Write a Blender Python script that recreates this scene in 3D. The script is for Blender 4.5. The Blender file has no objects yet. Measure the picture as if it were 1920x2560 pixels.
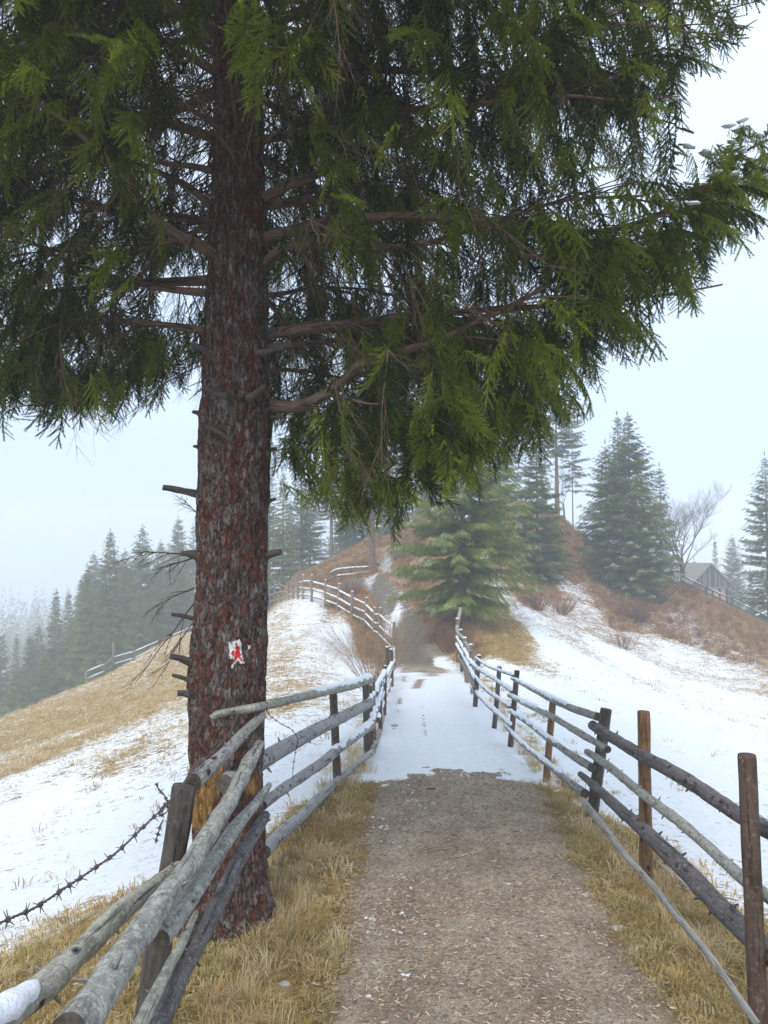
import bpy, math, random
import numpy as np
from mathutils import Vector, Matrix, Euler

random.seed(7)
rng = np.random.default_rng(7)
R = math.radians
scene = bpy.context.scene
C = scene.collection

# ------------------------------------------------------------------ camera
PITCH = R(3.45)
cd = bpy.data.cameras.new('camera')
cam = bpy.data.objects.new('camera', cd)
C.objects.link(cam)
cd.sensor_fit = 'HORIZONTAL'
cd.sensor_width = 36.0
cd.lens = 36.0
cd.clip_start = 0.05
cd.clip_end = 2000
cam.location = (0, 0, 0)
cam.rotation_euler = (R(90) + PITCH, 0, 0)
scene.camera = cam

# ------------------------------------------------------------------ sky, sun, exposure
SUN_EL, SUN_ROT = 52.0, 200.0
w = bpy.data.worlds.new('World')
scene.world = w
w.use_nodes = True
nt = w.node_tree
nt.nodes.clear()
def wn(t):
    return nt.nodes.new(t)
out = wn('ShaderNodeOutputWorld'); bg = wn('ShaderNodeBackground'); bg2 = wn('ShaderNodeBackground')
sky = wn('ShaderNodeTexSky'); sky.sky_type = 'NISHITA'; sky.sun_disc = False
sky.sun_elevation = R(SUN_EL); sky.sun_rotation = R(SUN_ROT)
sky.air_density = 1.0; sky.dust_density = 3.0
bg.inputs['Strength'].default_value = 0.06
nt.links.new(sky.outputs[0], bg.inputs[0])
# the cloud layer: an overcast dome, brighter towards the zenith
tc = wn('ShaderNodeTexCoord'); sep = wn('ShaderNodeSeparateXYZ')
nt.links.new(tc.outputs['Generated'], sep.inputs[0])
mr = wn('ShaderNodeMapRange'); mr.inputs['From Min'].default_value = -0.05; mr.inputs['From Max'].default_value = 0.75
nt.links.new(sep.outputs['Z'], mr.inputs['Value'])
cmx = wn('ShaderNodeMix'); cmx.data_type = 'RGBA'
cmx.inputs['A'].default_value = (0.42, 0.58, 0.85, 1)
cmx.inputs['B'].default_value = (0.79, 0.90, 1.03, 1)
nt.links.new(mr.outputs[0], cmx.inputs['Factor'])
nz = wn('ShaderNodeTexNoise'); nz.inputs['Scale'].default_value = 1.6; nz.inputs['Detail'].default_value = 3
nt.links.new(tc.outputs['Generated'], nz.inputs['Vector'])
mr2 = wn('ShaderNodeMapRange'); mr2.inputs['From Min'].default_value = 0.3; mr2.inputs['From Max'].default_value = 0.7
mr2.inputs['To Min'].default_value = 0.94; mr2.inputs['To Max'].default_value = 1.06
nt.links.new(nz.outputs['Fac'], mr2.inputs['Value'])
nt.links.new(cmx.outputs['Result'], bg2.inputs[0]); nt.links.new(mr2.outputs[0], bg2.inputs['Strength'])
ms = wn('ShaderNodeMixShader'); ms.inputs[0].default_value = 0.90
nt.links.new(bg.outputs[0], ms.inputs[1]); nt.links.new(bg2.outputs[0], ms.inputs[2])
nt.links.new(ms.outputs[0], out.inputs[0])

sd = bpy.data.lights.new('sun', 'SUN'); sd.energy = 1.5; sd.angle = R(25); sd.color = (1.0, 0.96, 0.9)
sun = bpy.data.objects.new('sun', sd); C.objects.link(sun)
sun.rotation_euler = (R(90 - SUN_EL), 0, R(180 - SUN_ROT))
scene.view_settings.view_transform = 'Standard'
scene.view_settings.look = 'None'
scene.view_settings.gamma = 1
scene.view_settings.use_curve_mapping = False
scene.view_settings.exposure = 0.66
scene.cycles.use_denoising = True
scene.cycles.max_bounces = 7
scene.cycles.diffuse_bounces = 3
scene.cycles.transmission_bounces = 3
scene.cycles.volume_bounces = 2
scene.cycles.transparent_max_bounces = 8
scene.cycles.use_adaptive_sampling = False

# ------------------------------------------------------------------ maths helpers
SP, CP = math.sin(PITCH), math.cos(PITCH)
def ray(px, py):
    u = (px - 960) / 1920.0; v = (1280 - py) / 1920.0
    d = np.array([u, CP - v * SP, SP + v * CP])
    return d / d[1]                       # per metre of Y
def P(px, py, Y):
    return ray(px, py) * Y
def proj(V):
    V = np.asarray(V, float)
    f = V[..., 1] * CP + V[..., 2] * SP
    up = -V[..., 1] * SP + V[..., 2] * CP
    f = np.where(f < 0.05, np.nan, f)
    return 960 + 1920 * V[..., 0] / f, 1280 - 1920 * up / f

def _hash(i, j, k, seed):
    h = (i * 73856093) ^ (j * 19349663) ^ (k * 83492791) ^ (seed * 26544357)
    h = ((h ^ (h >> 13)) & 0xFFFFFFF) * 1274126177
    h = h ^ (h >> 16)
    return (h & 0xFFFFF) / float(0xFFFFF)
def vnoise(p, seed=0):
    p = np.asarray(p, float)
    i = np.floor(p).astype(np.int64); f = p - i; f = f * f * (3 - 2 * f)
    r = 0
    for a in (0, 1):
        for b in (0, 1):
            for c in (0, 1):
                wgt = (f[..., 0] if a else 1 - f[..., 0]) * (f[..., 1] if b else 1 - f[..., 1]) * (f[..., 2] if c else 1 - f[..., 2])
                r = r + wgt * _hash(i[..., 0] + a, i[..., 1] + b, i[..., 2] + c, seed)
    return r * 2 - 1
def fbm(p, octv=3, seed=0):
    s = 0; a = 1.0; n = 0
    p = np.asarray(p, float)
    for o in range(octv):
        s = s + a * vnoise(p * (2.03 ** o), seed + o * 17); n += a; a *= 0.5
    return s / n

# ------------------------------------------------------------------ terrain: a thin plate through surveyed points
ctrl = []
def W3(x, y, z): ctrl.append((x, y, z))
def PX(px, py, Y): ctrl.append(tuple(P(px, py, Y)))
for y in (1, 3, 5, 8, 11, 14, 17, 20):
    z = -1.8 - 0.045 * y - (0.0 if y < 17 else 0.02 * (y - 17))
    W3(0.35 + 0.035 * y - 0.65, y, z); W3(0.35 + 0.035 * y + 0.75, y, z); W3(0.35 + 0.035 * y, y, z + 0.02)
for x in (-14, -6, 0, 6, 14): W3(x, -7, -1.6 - abs(x) * 0.06)
W3(-0.88, 4.3, -1.97)
W3(-2.2, 4.0, -2.2); W3(-3.2, 2.5, -2.35); W3(-1.7, 2.0, -2.1)
PX(0, 2400, 4.9); PX(0, 2100, 8.6); PX(300, 2000, 9.0); PX(600, 1900, 9.0); PX(100, 1900, 14); PX(250, 1800, 20)
PX(0, 1800, 28); PX(250, 1698, 31); PX(250, 1708, 38); PX(350, 1654, 36); PX(430, 1608, 38); PX(430, 1610, 46); PX(520, 1574, 41); PX(600, 1557, 41); PX(670, 1545, 36); PX(670, 1545, 44); PX(100, 1768, 27); PX(750, 1700, 15); PX(800, 1600, 21)
PX(700, 1502, 34); PX(780, 1500, 31); PX(845, 1530, 29); PX(914, 1566, 27.5); PX(965, 1640, 23)
PX(1050, 1650, 21.5); PX(1012, 1560, 25.5); PX(965, 1500, 28.5); PX(945, 1440, 31.5)
PX(870, 1490, 30); PX(1090, 1590, 23.5); PX(1160, 1540, 24); PX(1210, 1560, 23.5)
PX(950, 1425, 36); PX(850, 1430, 37); PX(730, 1452, 44); PX(785, 1428, 45); PX(860, 1385, 46); PX(940, 1340, 47); PX(1040, 1300, 48)
PX(1200, 1350, 40); PX(1300, 1450, 33); PX(1330, 1380, 38); PX(1390, 1288, 43); PX(1450, 1340, 43); PX(1250, 1260, 52)
PX(1520, 1478, 35); PX(1600, 1462, 37); PX(1700, 1466, 42); PX(1780, 1506, 43.5); PX(1820, 1530, 38); PX(1920, 1585, 37); PX(1920, 1585, 45); PX(2100, 1675, 42)
PX(1760, 1640, 29); PX(1920, 1700, 26); PX(1300, 1600, 22); PX(1500, 1700, 17.5); PX(1920, 1950, 11); PX(1700, 1850, 12)
PX(1600, 2050, 6.8); PX(1900, 2250, 5.0); PX(2200, 2100, 7.5); PX(2400, 1800, 18)
W3(3.0, 2.0, -2.1); W3(6, 3, -2.5); W3(12, 4, -3.2)
# behind the crests the land falls away, then rises again far off in the haze
W3(-18, 30, -9.5); W3(-24, 42, -15); W3(-20, 56, -15.5); W3(-12, 60, -9); W3(-34, 70, -25); W3(-40, 30, -20); W3(-30, 12, -12); W3(-14, 14, -6.2)
W3(-4, 60, -1.0); W3(-8, 75, -8)
W3(17, 60, -5.2); W3(26, 60, -8.5); W3(40, 70, -15); W3(40, 40, -10); W3(30, 22, -7); W3(10, 70, -2)
W3(60, 20, -16); W3(-70, 20, -35); W3(-70, 110, -38); W3(0, 110, -14); W3(70, 120, -28)
W3(-150, 130, -32); W3(-160, 260, -30); W3(-40, 320, -24); W3(-75, 150, -25); W3(-100, 195, -24); W3(-50, 190, -28); W3(60, 320, -10); W3(170, 260, -5); W3(160, 80, -30)
W3(-60, -40, -25); W3(60, -40, -18); W3(0, -40, -3); W3(-180, -40, -30); W3(180, -40, -30)
ctrl = np.array(ctrl)
def warp(x, y):
    return np.stack([np.arcsinh(np.asarray(x) / 4.0), np.arcsinh(np.asarray(y) / 7.0)], -1)
_cw = warp(ctrl[:, 0], ctrl[:, 1])
def _tps(a, b):
    d2 = ((a[:, None, :] - b[None, :, :]) ** 2).sum(-1)
    return 0.5 * d2 * np.log(d2 + 1e-12)
_n = len(ctrl)
_K = _tps(_cw, _cw) + np.eye(_n) * 0.0015
_Pm = np.concatenate([np.ones((_n, 1)), _cw], 1)
_A = np.zeros((_n + 3, _n + 3)); _A[:_n, :_n] = _K; _A[:_n, _n:] = _Pm; _A[_n:, :_n] = _Pm.T
_sol = np.linalg.solve(_A, np.concatenate([ctrl[:, 2], np.zeros(3)]))
path_pts = [(0.28, -4, .78), (0.36, 0, .76), (0.47, 3.3, .72), (0.62, 5.5, .74), (0.72, 7.7, .76), (0.9, 14, .8), (0.97, 19, .75)]
def zbase(x, y):
    x = np.asarray(x, float).ravel(); y = np.asarray(y, float).ravel()
    o = np.empty(len(x))
    for i in range(0, len(x), 20000):
        q = warp(x[i:i + 20000], y[i:i + 20000])
        o[i:i + 20000] = _tps(q, _cw) @ _sol[:_n] + _sol[_n] + q @ _sol[_n + 1:]
    return o
def march(px, py, zf, y0=1.2, y1=200, n=900):
    d = ray(px, py); Y = np.geomspace(y0, y1, n)
    z = zf(d[0] * Y, Y); below = np.nonzero(d[2] * Y < z)[0]
    if len(below) == 0: return d * 60.0
    k = below[0]
    if k == 0: return d * Y[0]
    a = d[2] * Y[k - 1] - z[k - 1]; b = z[k] - d[2] * Y[k]
    return d * (Y[k - 1] + (Y[k] - Y[k - 1]) * a / (a + b + 1e-9))
for (px, py, hw) in ((1050, 1652, .72), (1025, 1600, .6), (1008, 1560, .5), (985, 1520, .45), (960, 1480, .42), (943, 1445, .4)):
    q = march(px, py, zbase); path_pts.append((q[0], q[1], hw))
path_pts.append((path_pts[-1][0] - 1.8, path_pts[-1][1] + 2.0, .4))
pp = np.array(path_pts)
def dpath(x, y):
    """signed distance to the path edge: negative inside"""
    x = np.asarray(x, float).ravel(); y = np.asarray(y, float).ravel()
    best = np.full(len(x), 1e9)
    for a, b in zip(pp[:-1], pp[1:]):
        ex, ey = b[0] - a[0], b[1] - a[1]; L2 = ex * ex + ey * ey
        t = np.clip(((x - a[0]) * ex + (y - a[1]) * ey) / L2, 0, 1)
        d = np.hypot(x - a[0] - t * ex, y - a[1] - t * ey) - (a[2] + t * (b[2] - a[2]))
        best = np.minimum(best, d)
    return best
def dpn(x, y):
    d = dpath(x, y); q = np.stack([np.asarray(x, float).ravel(), np.asarray(y, float).ravel(), np.zeros(len(d))], -1)
    return d + .11 * fbm(q * 2.1, 2, 31) + .06 * fbm(q * 8, 2, 32)
def zg(x, y):
    x = np.asarray(x, float).ravel(); y = np.asarray(y, float).ravel()
    z = zbase(x, y)
    off = np.clip(dpath(x, y) / 0.5, 0, 1)
    q = np.stack([x, y, np.zeros_like(x)], -1)
    far = np.clip(np.hypot(x, y) / 12, 0.35, 3.0)
    z = z + off * (0.035 * fbm(q * 1.3, 3, 3) + 0.02 * fbm(q * 5, 2, 5)) * far + 0.006 * fbm(q * 4, 2, 9)
    return z
def zg1(x, y): return float(zg([x], [y])[0])
def G(px, py): return march(px, py, zg)

# ------------------------------------------------------------------ object helpers
def link(o, parent=None):
    C.objects.link(o)
    if parent is not None: o.parent = parent
    return o
def mesh(name, V, F, mat, parent=None, origin=None, smooth=True, attrs=None):
    V = np.asarray(V, float)
    o3 = np.array(origin if origin is not None else (parent['_o'] if parent is not None and '_o' in parent else (0, 0, 0)), float)
    me = bpy.data.meshes.new(name)
    me.from_pydata((V - o3).tolist(), [], F if isinstance(F, list) else F.tolist())
    if smooth: me.polygons.foreach_set('use_smooth', [True] * len(me.polygons))
    for k, a in (attrs or {}).items():
        a = np.asarray(a, float)
        if a.ndim == 1:
            at = me.attributes.new(k, 'FLOAT', 'POINT'); at.data.foreach_set('value', a)
        else:
            at = me.attributes.new(k, 'FLOAT_VECTOR', 'POINT'); at.data.foreach_set('vector', a.ravel())
    if isinstance(mat, (list, tuple)):
        for m in mat: me.materials.append(m)
    else: me.materials.append(mat)
    me.update()
    o = bpy.data.objects.new(name, me)
    link(o, parent)
    if parent is None and origin is not None: o.location = Vector(o3)
    return o
def tag(o, label, cat, group=None):
    o['label'] = label; o['category'] = cat
    if group: o['group'] = group
    return o
def thing(name, label, cat, loc, group=None):
    o = bpy.data.objects.new(name, None); C.objects.link(o)
    o.empty_display_size = 0.2
    o.location = Vector([float(q) for q in loc]); o['_o'] = [float(q) for q in loc]
    return tag(o, label, cat, group)

class MB:
    def __init__(s): s.V = []; s.F = []; s.L = []; s.n = 0
    def add(s, V, F, L=None):
        V = np.asarray(V, float)
        s.V.append(V); s.F += [tuple(int(i) + s.n for i in f) for f in F]
        s.L.append(np.asarray(L, float) if L is not None else V); s.n += len(V)
    def build(s, name, mat, parent=None, origin=None, smooth=True):
        return mesh(name, np.concatenate(s.V), s.F, mat, parent, origin, smooth, {'lc': np.concatenate(s.L)})

def catmull(pts, rad, step):
    pts = np.asarray(pts, float); rad = np.asarray(rad, float)
    if len(pts) == 2:
        n = max(2, int(np.linalg.norm(pts[1] - pts[0]) / step) + 1); t = np.linspace(0, 1, n)[:, None]
        return pts[0] * (1 - t) + pts[1] * t, rad[0] * (1 - t[:, 0]) + rad[1] * t[:, 0]
    E = np.concatenate([[2 * pts[0] - pts[1]], pts, [2 * pts[-1] - pts[-2]]])
    op, orr = [], []
    for i in range(len(pts) - 1):
        p0, p1, p2, p3 = E[i:i + 4]
        n = max(1, int(round(np.linalg.norm(p2 - p1) / step)))
        for k in range(n):
            t = k / n
            op.append(0.5 * (2 * p1 + (p2 - p0) * t + (2 * p0 - 5 * p1 + 4 * p2 - p3) * t * t + (-p0 + 3 * p1 - 3 * p2 + p3) * t ** 3))
            orr.append(rad[i] * (1 - t) + rad[i + 1] * t)
    op.append(pts[-1]); orr.append(rad[-1])
    return np.array(op), np.array(orr)
def frames(pts):
    T = np.gradient(pts, axis=0); T /= np.linalg.norm(T, axis=1)[:, None] + 1e-12
    ref = np.array([0, 0, 1.0]) if abs(T[0][2]) < 0.9 else np.array([1.0, 0, 0])
    A = []; a = ref - T[0] * (ref @ T[0]); a /= np.linalg.norm(a)
    for t in T:
        a = a - t * (a @ t); a /= np.linalg.norm(a) + 1e-12; A.append(a.copy())
    A = np.array(A); B = np.cross(T, A)
    return T, A, B
def tube(pts, rad, sides=8, rough=0.0, seed=0, cap=True, step=None, flat=None, fr=18.0):
    if step: pts, rad = catmull(pts, rad, step)
    pts = np.asarray(pts, float); rad = np.asarray(rad, float)
    T, A, B = frames(pts)
    s = np.concatenate([[0], np.cumsum(np.linalg.norm(np.diff(pts, axis=0), axis=1))])
    th = np.linspace(0, 2 * np.pi, sides, endpoint=False)
    r = rad[:, None] * np.ones(sides)[None]
    lc = np.stack([r * np.cos(th), r * np.sin(th), s[:, None] + 0 * r], -1)
    if rough:
        q = lc.copy(); q[..., 2] *= 0.45
        r = r * (1 + rough * fbm(q * fr + seed * 3.1, 3, seed) * 1.6)
    ca, sb = np.cos(th) * r, np.sin(th) * r
    if flat: sb = sb * flat
    V = pts[:, None, :] + ca[..., None] * A[:, None, :] + sb[..., None] * B[:, None, :]
    n = len(pts); V = V.reshape(-1, 3); L = (lc + np.array([0, 0, seed * 2.37])).reshape(-1, 3)
    F = [(i * sides + k, i * sides + (k + 1) % sides, (i + 1) * sides + (k + 1) % sides, (i + 1) * sides + k) for i in range(n - 1) for k in range(sides)]
    if cap:
        for e, rev in ((0, True), (n - 1, False)):
            c = len(V); V = np.concatenate([V, [pts[e]]]); L = np.concatenate([L, [[0, 0, L[e * sides][2]]]])
            for k in range(sides):
                f = (e * sides + k, e * sides + (k + 1) % sides, c)
                F.append(f[::-1] if rev else f)
    return V, F, L

# ------------------------------------------------------------------ materials
class NT:
    def __init__(s, name):
        s.m = bpy.data.materials.new(name); s.m.use_nodes = True
        s.t = s.m.node_tree; s.t.nodes.clear()
        s.out = s.t.nodes.new('ShaderNodeOutputMaterial')
    def n(s, typ, **kw):
        nd = s.t.nodes.new(typ)
        for k, v in kw.items():
            if k.startswith('i_'):
                s.set(nd.inputs[k[2:].replace('_', ' ')], v)
            else: setattr(nd, k, v)
        return nd
    def set(s, sock, v):
        if isinstance(v, bpy.types.NodeSocket): s.t.links.new(v, sock)
        elif isinstance(v, tuple) and len(v) == 3 and sock.type == 'RGBA': sock.default_value = (*v, 1)
        else: sock.default_value = v
    def coord(s, scale=(1, 1, 1), src='Object', rot=(0, 0, 0)):
        if src == 'lc': o = s.n('ShaderNodeAttribute', attribute_name='lc').outputs['Vector']
        else: o = s.n('ShaderNodeTexCoord').outputs[src]
        mp = s.n('ShaderNodeMapping'); mp.inputs['Scale'].default_value = scale; mp.inputs['Rotation'].default_value = rot
        s.t.links.new(o, mp.inputs['Vector']); return mp.outputs[0]
    def noise(s, vec, scale, detail=4, rough=0.55, dist=0.0):
        return s.n('ShaderNodeTexNoise', i_Vector=vec, i_Scale=scale, i_Detail=detail, i_Roughness=rough, i_Distortion=dist).outputs['Fac']
    def vor(s, vec, scale, feature='F1', out='Distance'):
        return s.n('ShaderNodeTexVoronoi', feature=feature, i_Vector=vec, i_Scale=scale).outputs[out]
    def ramp(s, fac, a, b, lo=0.0, hi=1.0):
        nd = s.n('ShaderNodeMapRange', interpolation_type='SMOOTHSTEP')
        s.set(nd.inputs['Value'], fac)
        nd.inputs['From Min'].default_value = a; nd.inputs['From Max'].default_value = b
        nd.inputs['To Min'].default_value = lo; nd.inputs['To Max'].default_value = hi
        return nd.outputs[0]
    def mix(s, f, a, b):
        nd = s.n('ShaderNodeMix', data_type='RGBA')
        s.set(nd.inputs['Factor'], f)
        for k, v in (('A', a), ('B', b)):
            sk = [q for q in nd.inputs if q.name == k and q.type == 'RGBA'][0]; s.set(sk, v)
        return [q for q in nd.outputs if q.type == 'RGBA'][0]
    def math(s, op, a, b=0.0, clamp=False):
        nd = s.n('ShaderNodeMath', operation=op, use_clamp=clamp); s.set(nd.inputs[0], a); s.set(nd.inputs[1], b); return nd.outputs[0]
    def attr(s, name, typ='GEOMETRY', out='Fac'):
        return s.n('ShaderNodeAttribute', attribute_name=name, attribute_type=typ).outputs[out]
    def bump(s, h, strength=0.5, dist=0.01, normal=None):
        nd = s.n('ShaderNodeBump', i_Strength=strength, i_Distance=dist, i_Height=h)
        if normal is not None: s.set(nd.inputs['Normal'], normal)
        return nd.outputs[0]
    def fin(s, col, rough=0.85, normal=None, spec=0.3, trans=0.0, tcol=None, sss=0):
        b = s.n('ShaderNodeBsdfPrincipled'); s.set(b.inputs['Base Color'], col); s.set(b.inputs['Roughness'], rough)
        b.inputs['Specular IOR Level'].default_value = spec
        if normal is not None: s.set(b.inputs['Normal'], normal)
        o = b.outputs[0]
        if trans:
            t = s.n('ShaderNodeBsdfTranslucent'); s.set(t.inputs['Color'], tcol if tcol is not None else col)
            m = s.n('ShaderNodeMixShader'); m.inputs[0].default_value = trans
            s.t.links.new(o, m.inputs[1]); s.t.links.new(t.outputs[0], m.inputs[2]); o = m.outputs[0]
        s.t.links.new(o, s.out.inputs['Surface'])
        return s.m

def ground_material():
    k = NT('ground_cover')
    sn, pa, br = k.attr('snow'), k.attr('path'), k.attr('brown')
    c = k.coord()
    n_big = k.noise(k.coord((0.5, 1.1, 1)), 0.9, 4)
    n_mid = k.noise(k.coord((1.3, 2.6, 1), rot=(0, 0, 0.35)), 2.6, 6, 0.65)
    n_fine = k.noise(k.coord((1.0, 2.0, 1), rot=(0, 0, 0.35)), 14, 5, 0.7)
    n_vf = k.noise(c, 70, 4, 0.7)
    # dead grass mat
    g = k.mix(k.ramp(n_fine, .35, .65), (0.26, 0.155, 0.048), (0.58, 0.375, 0.115))
    g = k.mix(k.ramp(n_mid, .45, .7), g, (0.32, 0.235, 0.07))
    g = k.mix(k.ramp(n_vf, .55, .75, 0, .5), g, (0.5, 0.4, 0.24))
    bcol = k.mix(k.ramp(n_fine, .35, .68), (0.13, 0.062, 0.032), (0.38, 0.20, 0.08))
    bcol = k.mix(k.ramp(n_mid, .5, .7, 0, .6), bcol, (0.27, 0.17, 0.07))
    g = k.mix(k.ramp(k.noise(k.coord((1, 1, 1)), 4.5, 4, .65), .54, .66, 0, .6), g, (0.20, 0.17, 0.05))
    g = k.mix(k.ramp(k.noise(k.coord((1, 1, 1)), 6.0, 5, .7), .58, .68, 0, .6), g, (0.12, 0.075, 0.045))
    g = k.mix(br, g, bcol)
    # trodden earth with chips
    d = k.mix(k.ramp(k.noise(c, 3, 4), .35, .65), (0.43, 0.33, 0.245), (0.60, 0.49, 0.38))
    d = k.mix(k.ramp(k.noise(c, 55, 5, .8), .48, .62, 0, .75), d, (0.17, 0.11, 0.075))
    d = k.mix(k.ramp(k.noise(k.coord((1, 1.6, 1)), 120, 3, .8), .60, .70, 0, .8), d, (0.62, 0.52, 0.40))
    d = k.mix(k.ramp(k.noise(k.coord((1.6, .35, 1)), 2.2, 4, .6), .46, .62, 0, .45), d, (0.24, 0.17, 0.12))
    vd = k.vor(c, 60, out='Color')
    d = k.mix(k.ramp(k.n('ShaderNodeSeparateColor', i_Color=vd).outputs[0], .9, .97, 0, .75), d, (0.45, 0.40, 0.33))
    d = k.mix(k.ramp(br, .3, .9, 0, .8), d, k.mix(k.ramp(n_fine, .3, .7), (0.085, 0.07, 0.052), (0.15, 0.125, 0.095)))
    base = k.mix(k.ramp(k.math('ADD', pa, k.math('MULTIPLY', k.math('SUBTRACT', n_fine, .5), .9)), .35, .65), g, d)
    # snow cover, broken where the attribute is thin
    e = k.math('ADD', k.math('MULTIPLY', k.math('SUBTRACT', n_mid, .5), 1.3), k.math('MULTIPLY', k.math('SUBTRACT', n_fine, .5), 2.1))
    e = k.math('ADD', e, k.math('MULTIPLY', k.math('SUBTRACT', n_big, .5), .5))
    e = k.math('ADD', e, k.math('MULTIPLY', k.math('SUBTRACT', n_vf, .5), .5))
    e = k.math('SUBTRACT', e, k.ramp(k.noise(k.coord((1.2, 2.8, 1), rot=(0, 0, .35)), 7, 5, .75), .60, .74, 0, .75))
    m = k.ramp(k.math('ADD', sn, e), .42, .56)
    scol = k.mix(k.ramp(n_fine, .3, .7), (0.72, 0.745, 0.79), (0.86, 0.87, 0.89))
    col = k.mix(m, base, scol)
    h = k.math('ADD', k.math('MULTIPLY', m, .7), k.math('MULTIPLY', k.math('ADD', n_fine, k.math('MULTIPLY', n_vf, .5)), k.math('SUBTRACT', 1.5, m)))
    nb = k.bump(h, .9, .045)
    return k.fin(col, k.math('SUBTRACT', .92, k.math('MULTIPLY', m, .25)), nb, .25)

def wood(name, base, dark, lich, lich_amt=.45, knots=True, orange=0.0, spec=.25, frost=0.0):
    k = NT(name)
    c = k.coord((1, 1, .22), 'lc'); c1 = k.coord((1, 1, 1), 'lc')
    grain = k.noise(c, 55, 5, .65)
    blot = k.noise(k.coord((1, 1, .5), 'lc'), 14, 4, .6)
    col = k.mix(k.ramp(grain, .3, .7), dark, base)
    col = k.mix(k.ramp(blot, .35, .7, 0, .6), col, tuple(q * 1.25 for q in base))
    if orange: col = k.mix(k.ramp(k.noise(k.coord((1, 1, .5), 'lc'), 9, 3, .6), 1 - orange, 1.02 - orange + .05), col, (0.42, 0.18, 0.06))
    if lich_amt: col = k.mix(k.ramp(k.noise(c1, 38, 5, .75), 1 - lich_amt - .06, 1 - lich_amt + .06, 0, .8), col, lich)
    crk = k.noise(k.coord((1, 1, .045), 'lc'), 48, 5, .7)
    col = k.mix(k.ramp(crk, .60, .68, 0, .75), col, tuple(q * .3 for q in dark))
    col = k.mix(k.ramp(k.noise(k.coord((1, 1, .7), 'lc'), 110, 3, .8), .60, .70, 0, .55), col, tuple(q * .45 for q in dark))
    h = k.math('ADD', k.math('MULTIPLY', grain, .8), k.math('MULTIPLY', blot, .6))
    h = k.math('SUBTRACT', h, k.ramp(crk, .58, .68, 0, .6))
    if knots:
        kv = k.vor(k.coord((1, 1, .55), 'lc'), 15)
        col = k.mix(k.ramp(kv, .13, .19, 1, 0), col, (0.035, 0.027, 0.024))
        rg = k.noise(k.coord((.3, .3, 1.6), 'lc'), 26, 3, .6)
        col = k.mix(k.ramp(rg, .62, .70, 0, .7), col, tuple(q * .35 for q in base))
        h = k.math('ADD', h, k.ramp(kv, .12, .26, .8, 0))
    if frost: col = k.mix(k.ramp(k.noise(c1, 90, 3, .8), .55, .7, 0, frost), col, (0.7, 0.73, 0.76))
    return k.fin(col, .9, k.bump(h, 1.0, .014), spec)

def bark_material():
    k = NT('spruce_bark')
    c = k.coord((1, 1, .42), 'lc'); c1 = k.coord((1, 1, 1), 'lc')
    nn = k.n('ShaderNodeTexNoise', i_Vector=c, i_Scale=30.0, i_Detail=5.0, i_Roughness=.7)
    sc = k.n('ShaderNodeVectorMath', operation='SCALE'); k.set(sc.inputs[0], nn.outputs['Color']); sc.inputs['Scale'].default_value = .055
    wv = k.n('ShaderNodeVectorMath', operation='ADD'); k.set(wv.inputs[0], c); k.set(wv.inputs[1], sc.outputs[0]); vw = wv.outputs[0]
    edge = k.vor(vw, 46, 'DISTANCE_TO_EDGE')
    cc = k.n('ShaderNodeSeparateColor', i_Color=k.vor(vw, 46, 'F1', 'Color'))
    fine = k.noise(c, 85, 6, .78); mid = k.noise(k.coord((1, 1, .35), 'lc'), 24, 5, .7); blot = k.noise(k.coord((1, 1, .4), 'lc'), 8, 5, .7)
    plate = k.mix(k.ramp(mid, .35, .65), (0.14, 0.09, 0.073), (0.39, 0.33, 0.295))
    red = k.mix(fine, (0.13, 0.042, 0.029), (0.32, 0.12, 0.078))
    col = k.mix(k.ramp(k.math('ADD', k.math('ADD', k.math('MULTIPLY', cc.outputs[1], .32), k.math('MULTIPLY', blot, .6)), k.math('MULTIPLY', mid, .45)), .61, .80), plate, red)
    col = k.mix(k.ramp(fine, .52, .36, 0, .75), col, (0.045, 0.024, 0.02))
    col = k.mix(k.ramp(edge, .0, .07, .7, 0), col, (0.022, 0.014, 0.012))
    col = k.mix(k.ramp(k.noise(k.coord((1, 1, .06), 'lc'), 60, 4, .7), .60, .70, 0, .75), col, (0.035, 0.02, 0.017))
    col = k.mix(k.ramp(k.noise(k.coord((1, 1, .8), 'lc'), 5.5, 6, .75), .57, .66, 0, .85), col, (0.045, 0.042, 0.026))
    col = k.mix(k.ramp(k.noise(k.coord((1, 1, .5), 'lc'), 52, 5, .75), .60, .70, 0, .7), col, (0.50, 0.48, 0.45))
    sc2 = k.attr('scar')
    w_ = k.mix(k.ramp(k.noise(k.coord((1, 1, .08), 'lc'), 40, 4, .7), .35, .6), (0.22, 0.09, 0.03), (0.62, 0.36, 0.12))
    col = k.mix(sc2, col, w_)
    h = k.math('ADD', k.math('ADD', k.ramp(edge, 0, .12, 0, .5), k.math('MULTIPLY', fine, .9)), k.math('MULTIPLY', mid, .8))
    return k.fin(col, .9, k.bump(h, 1.0, .028), .2)

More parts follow.
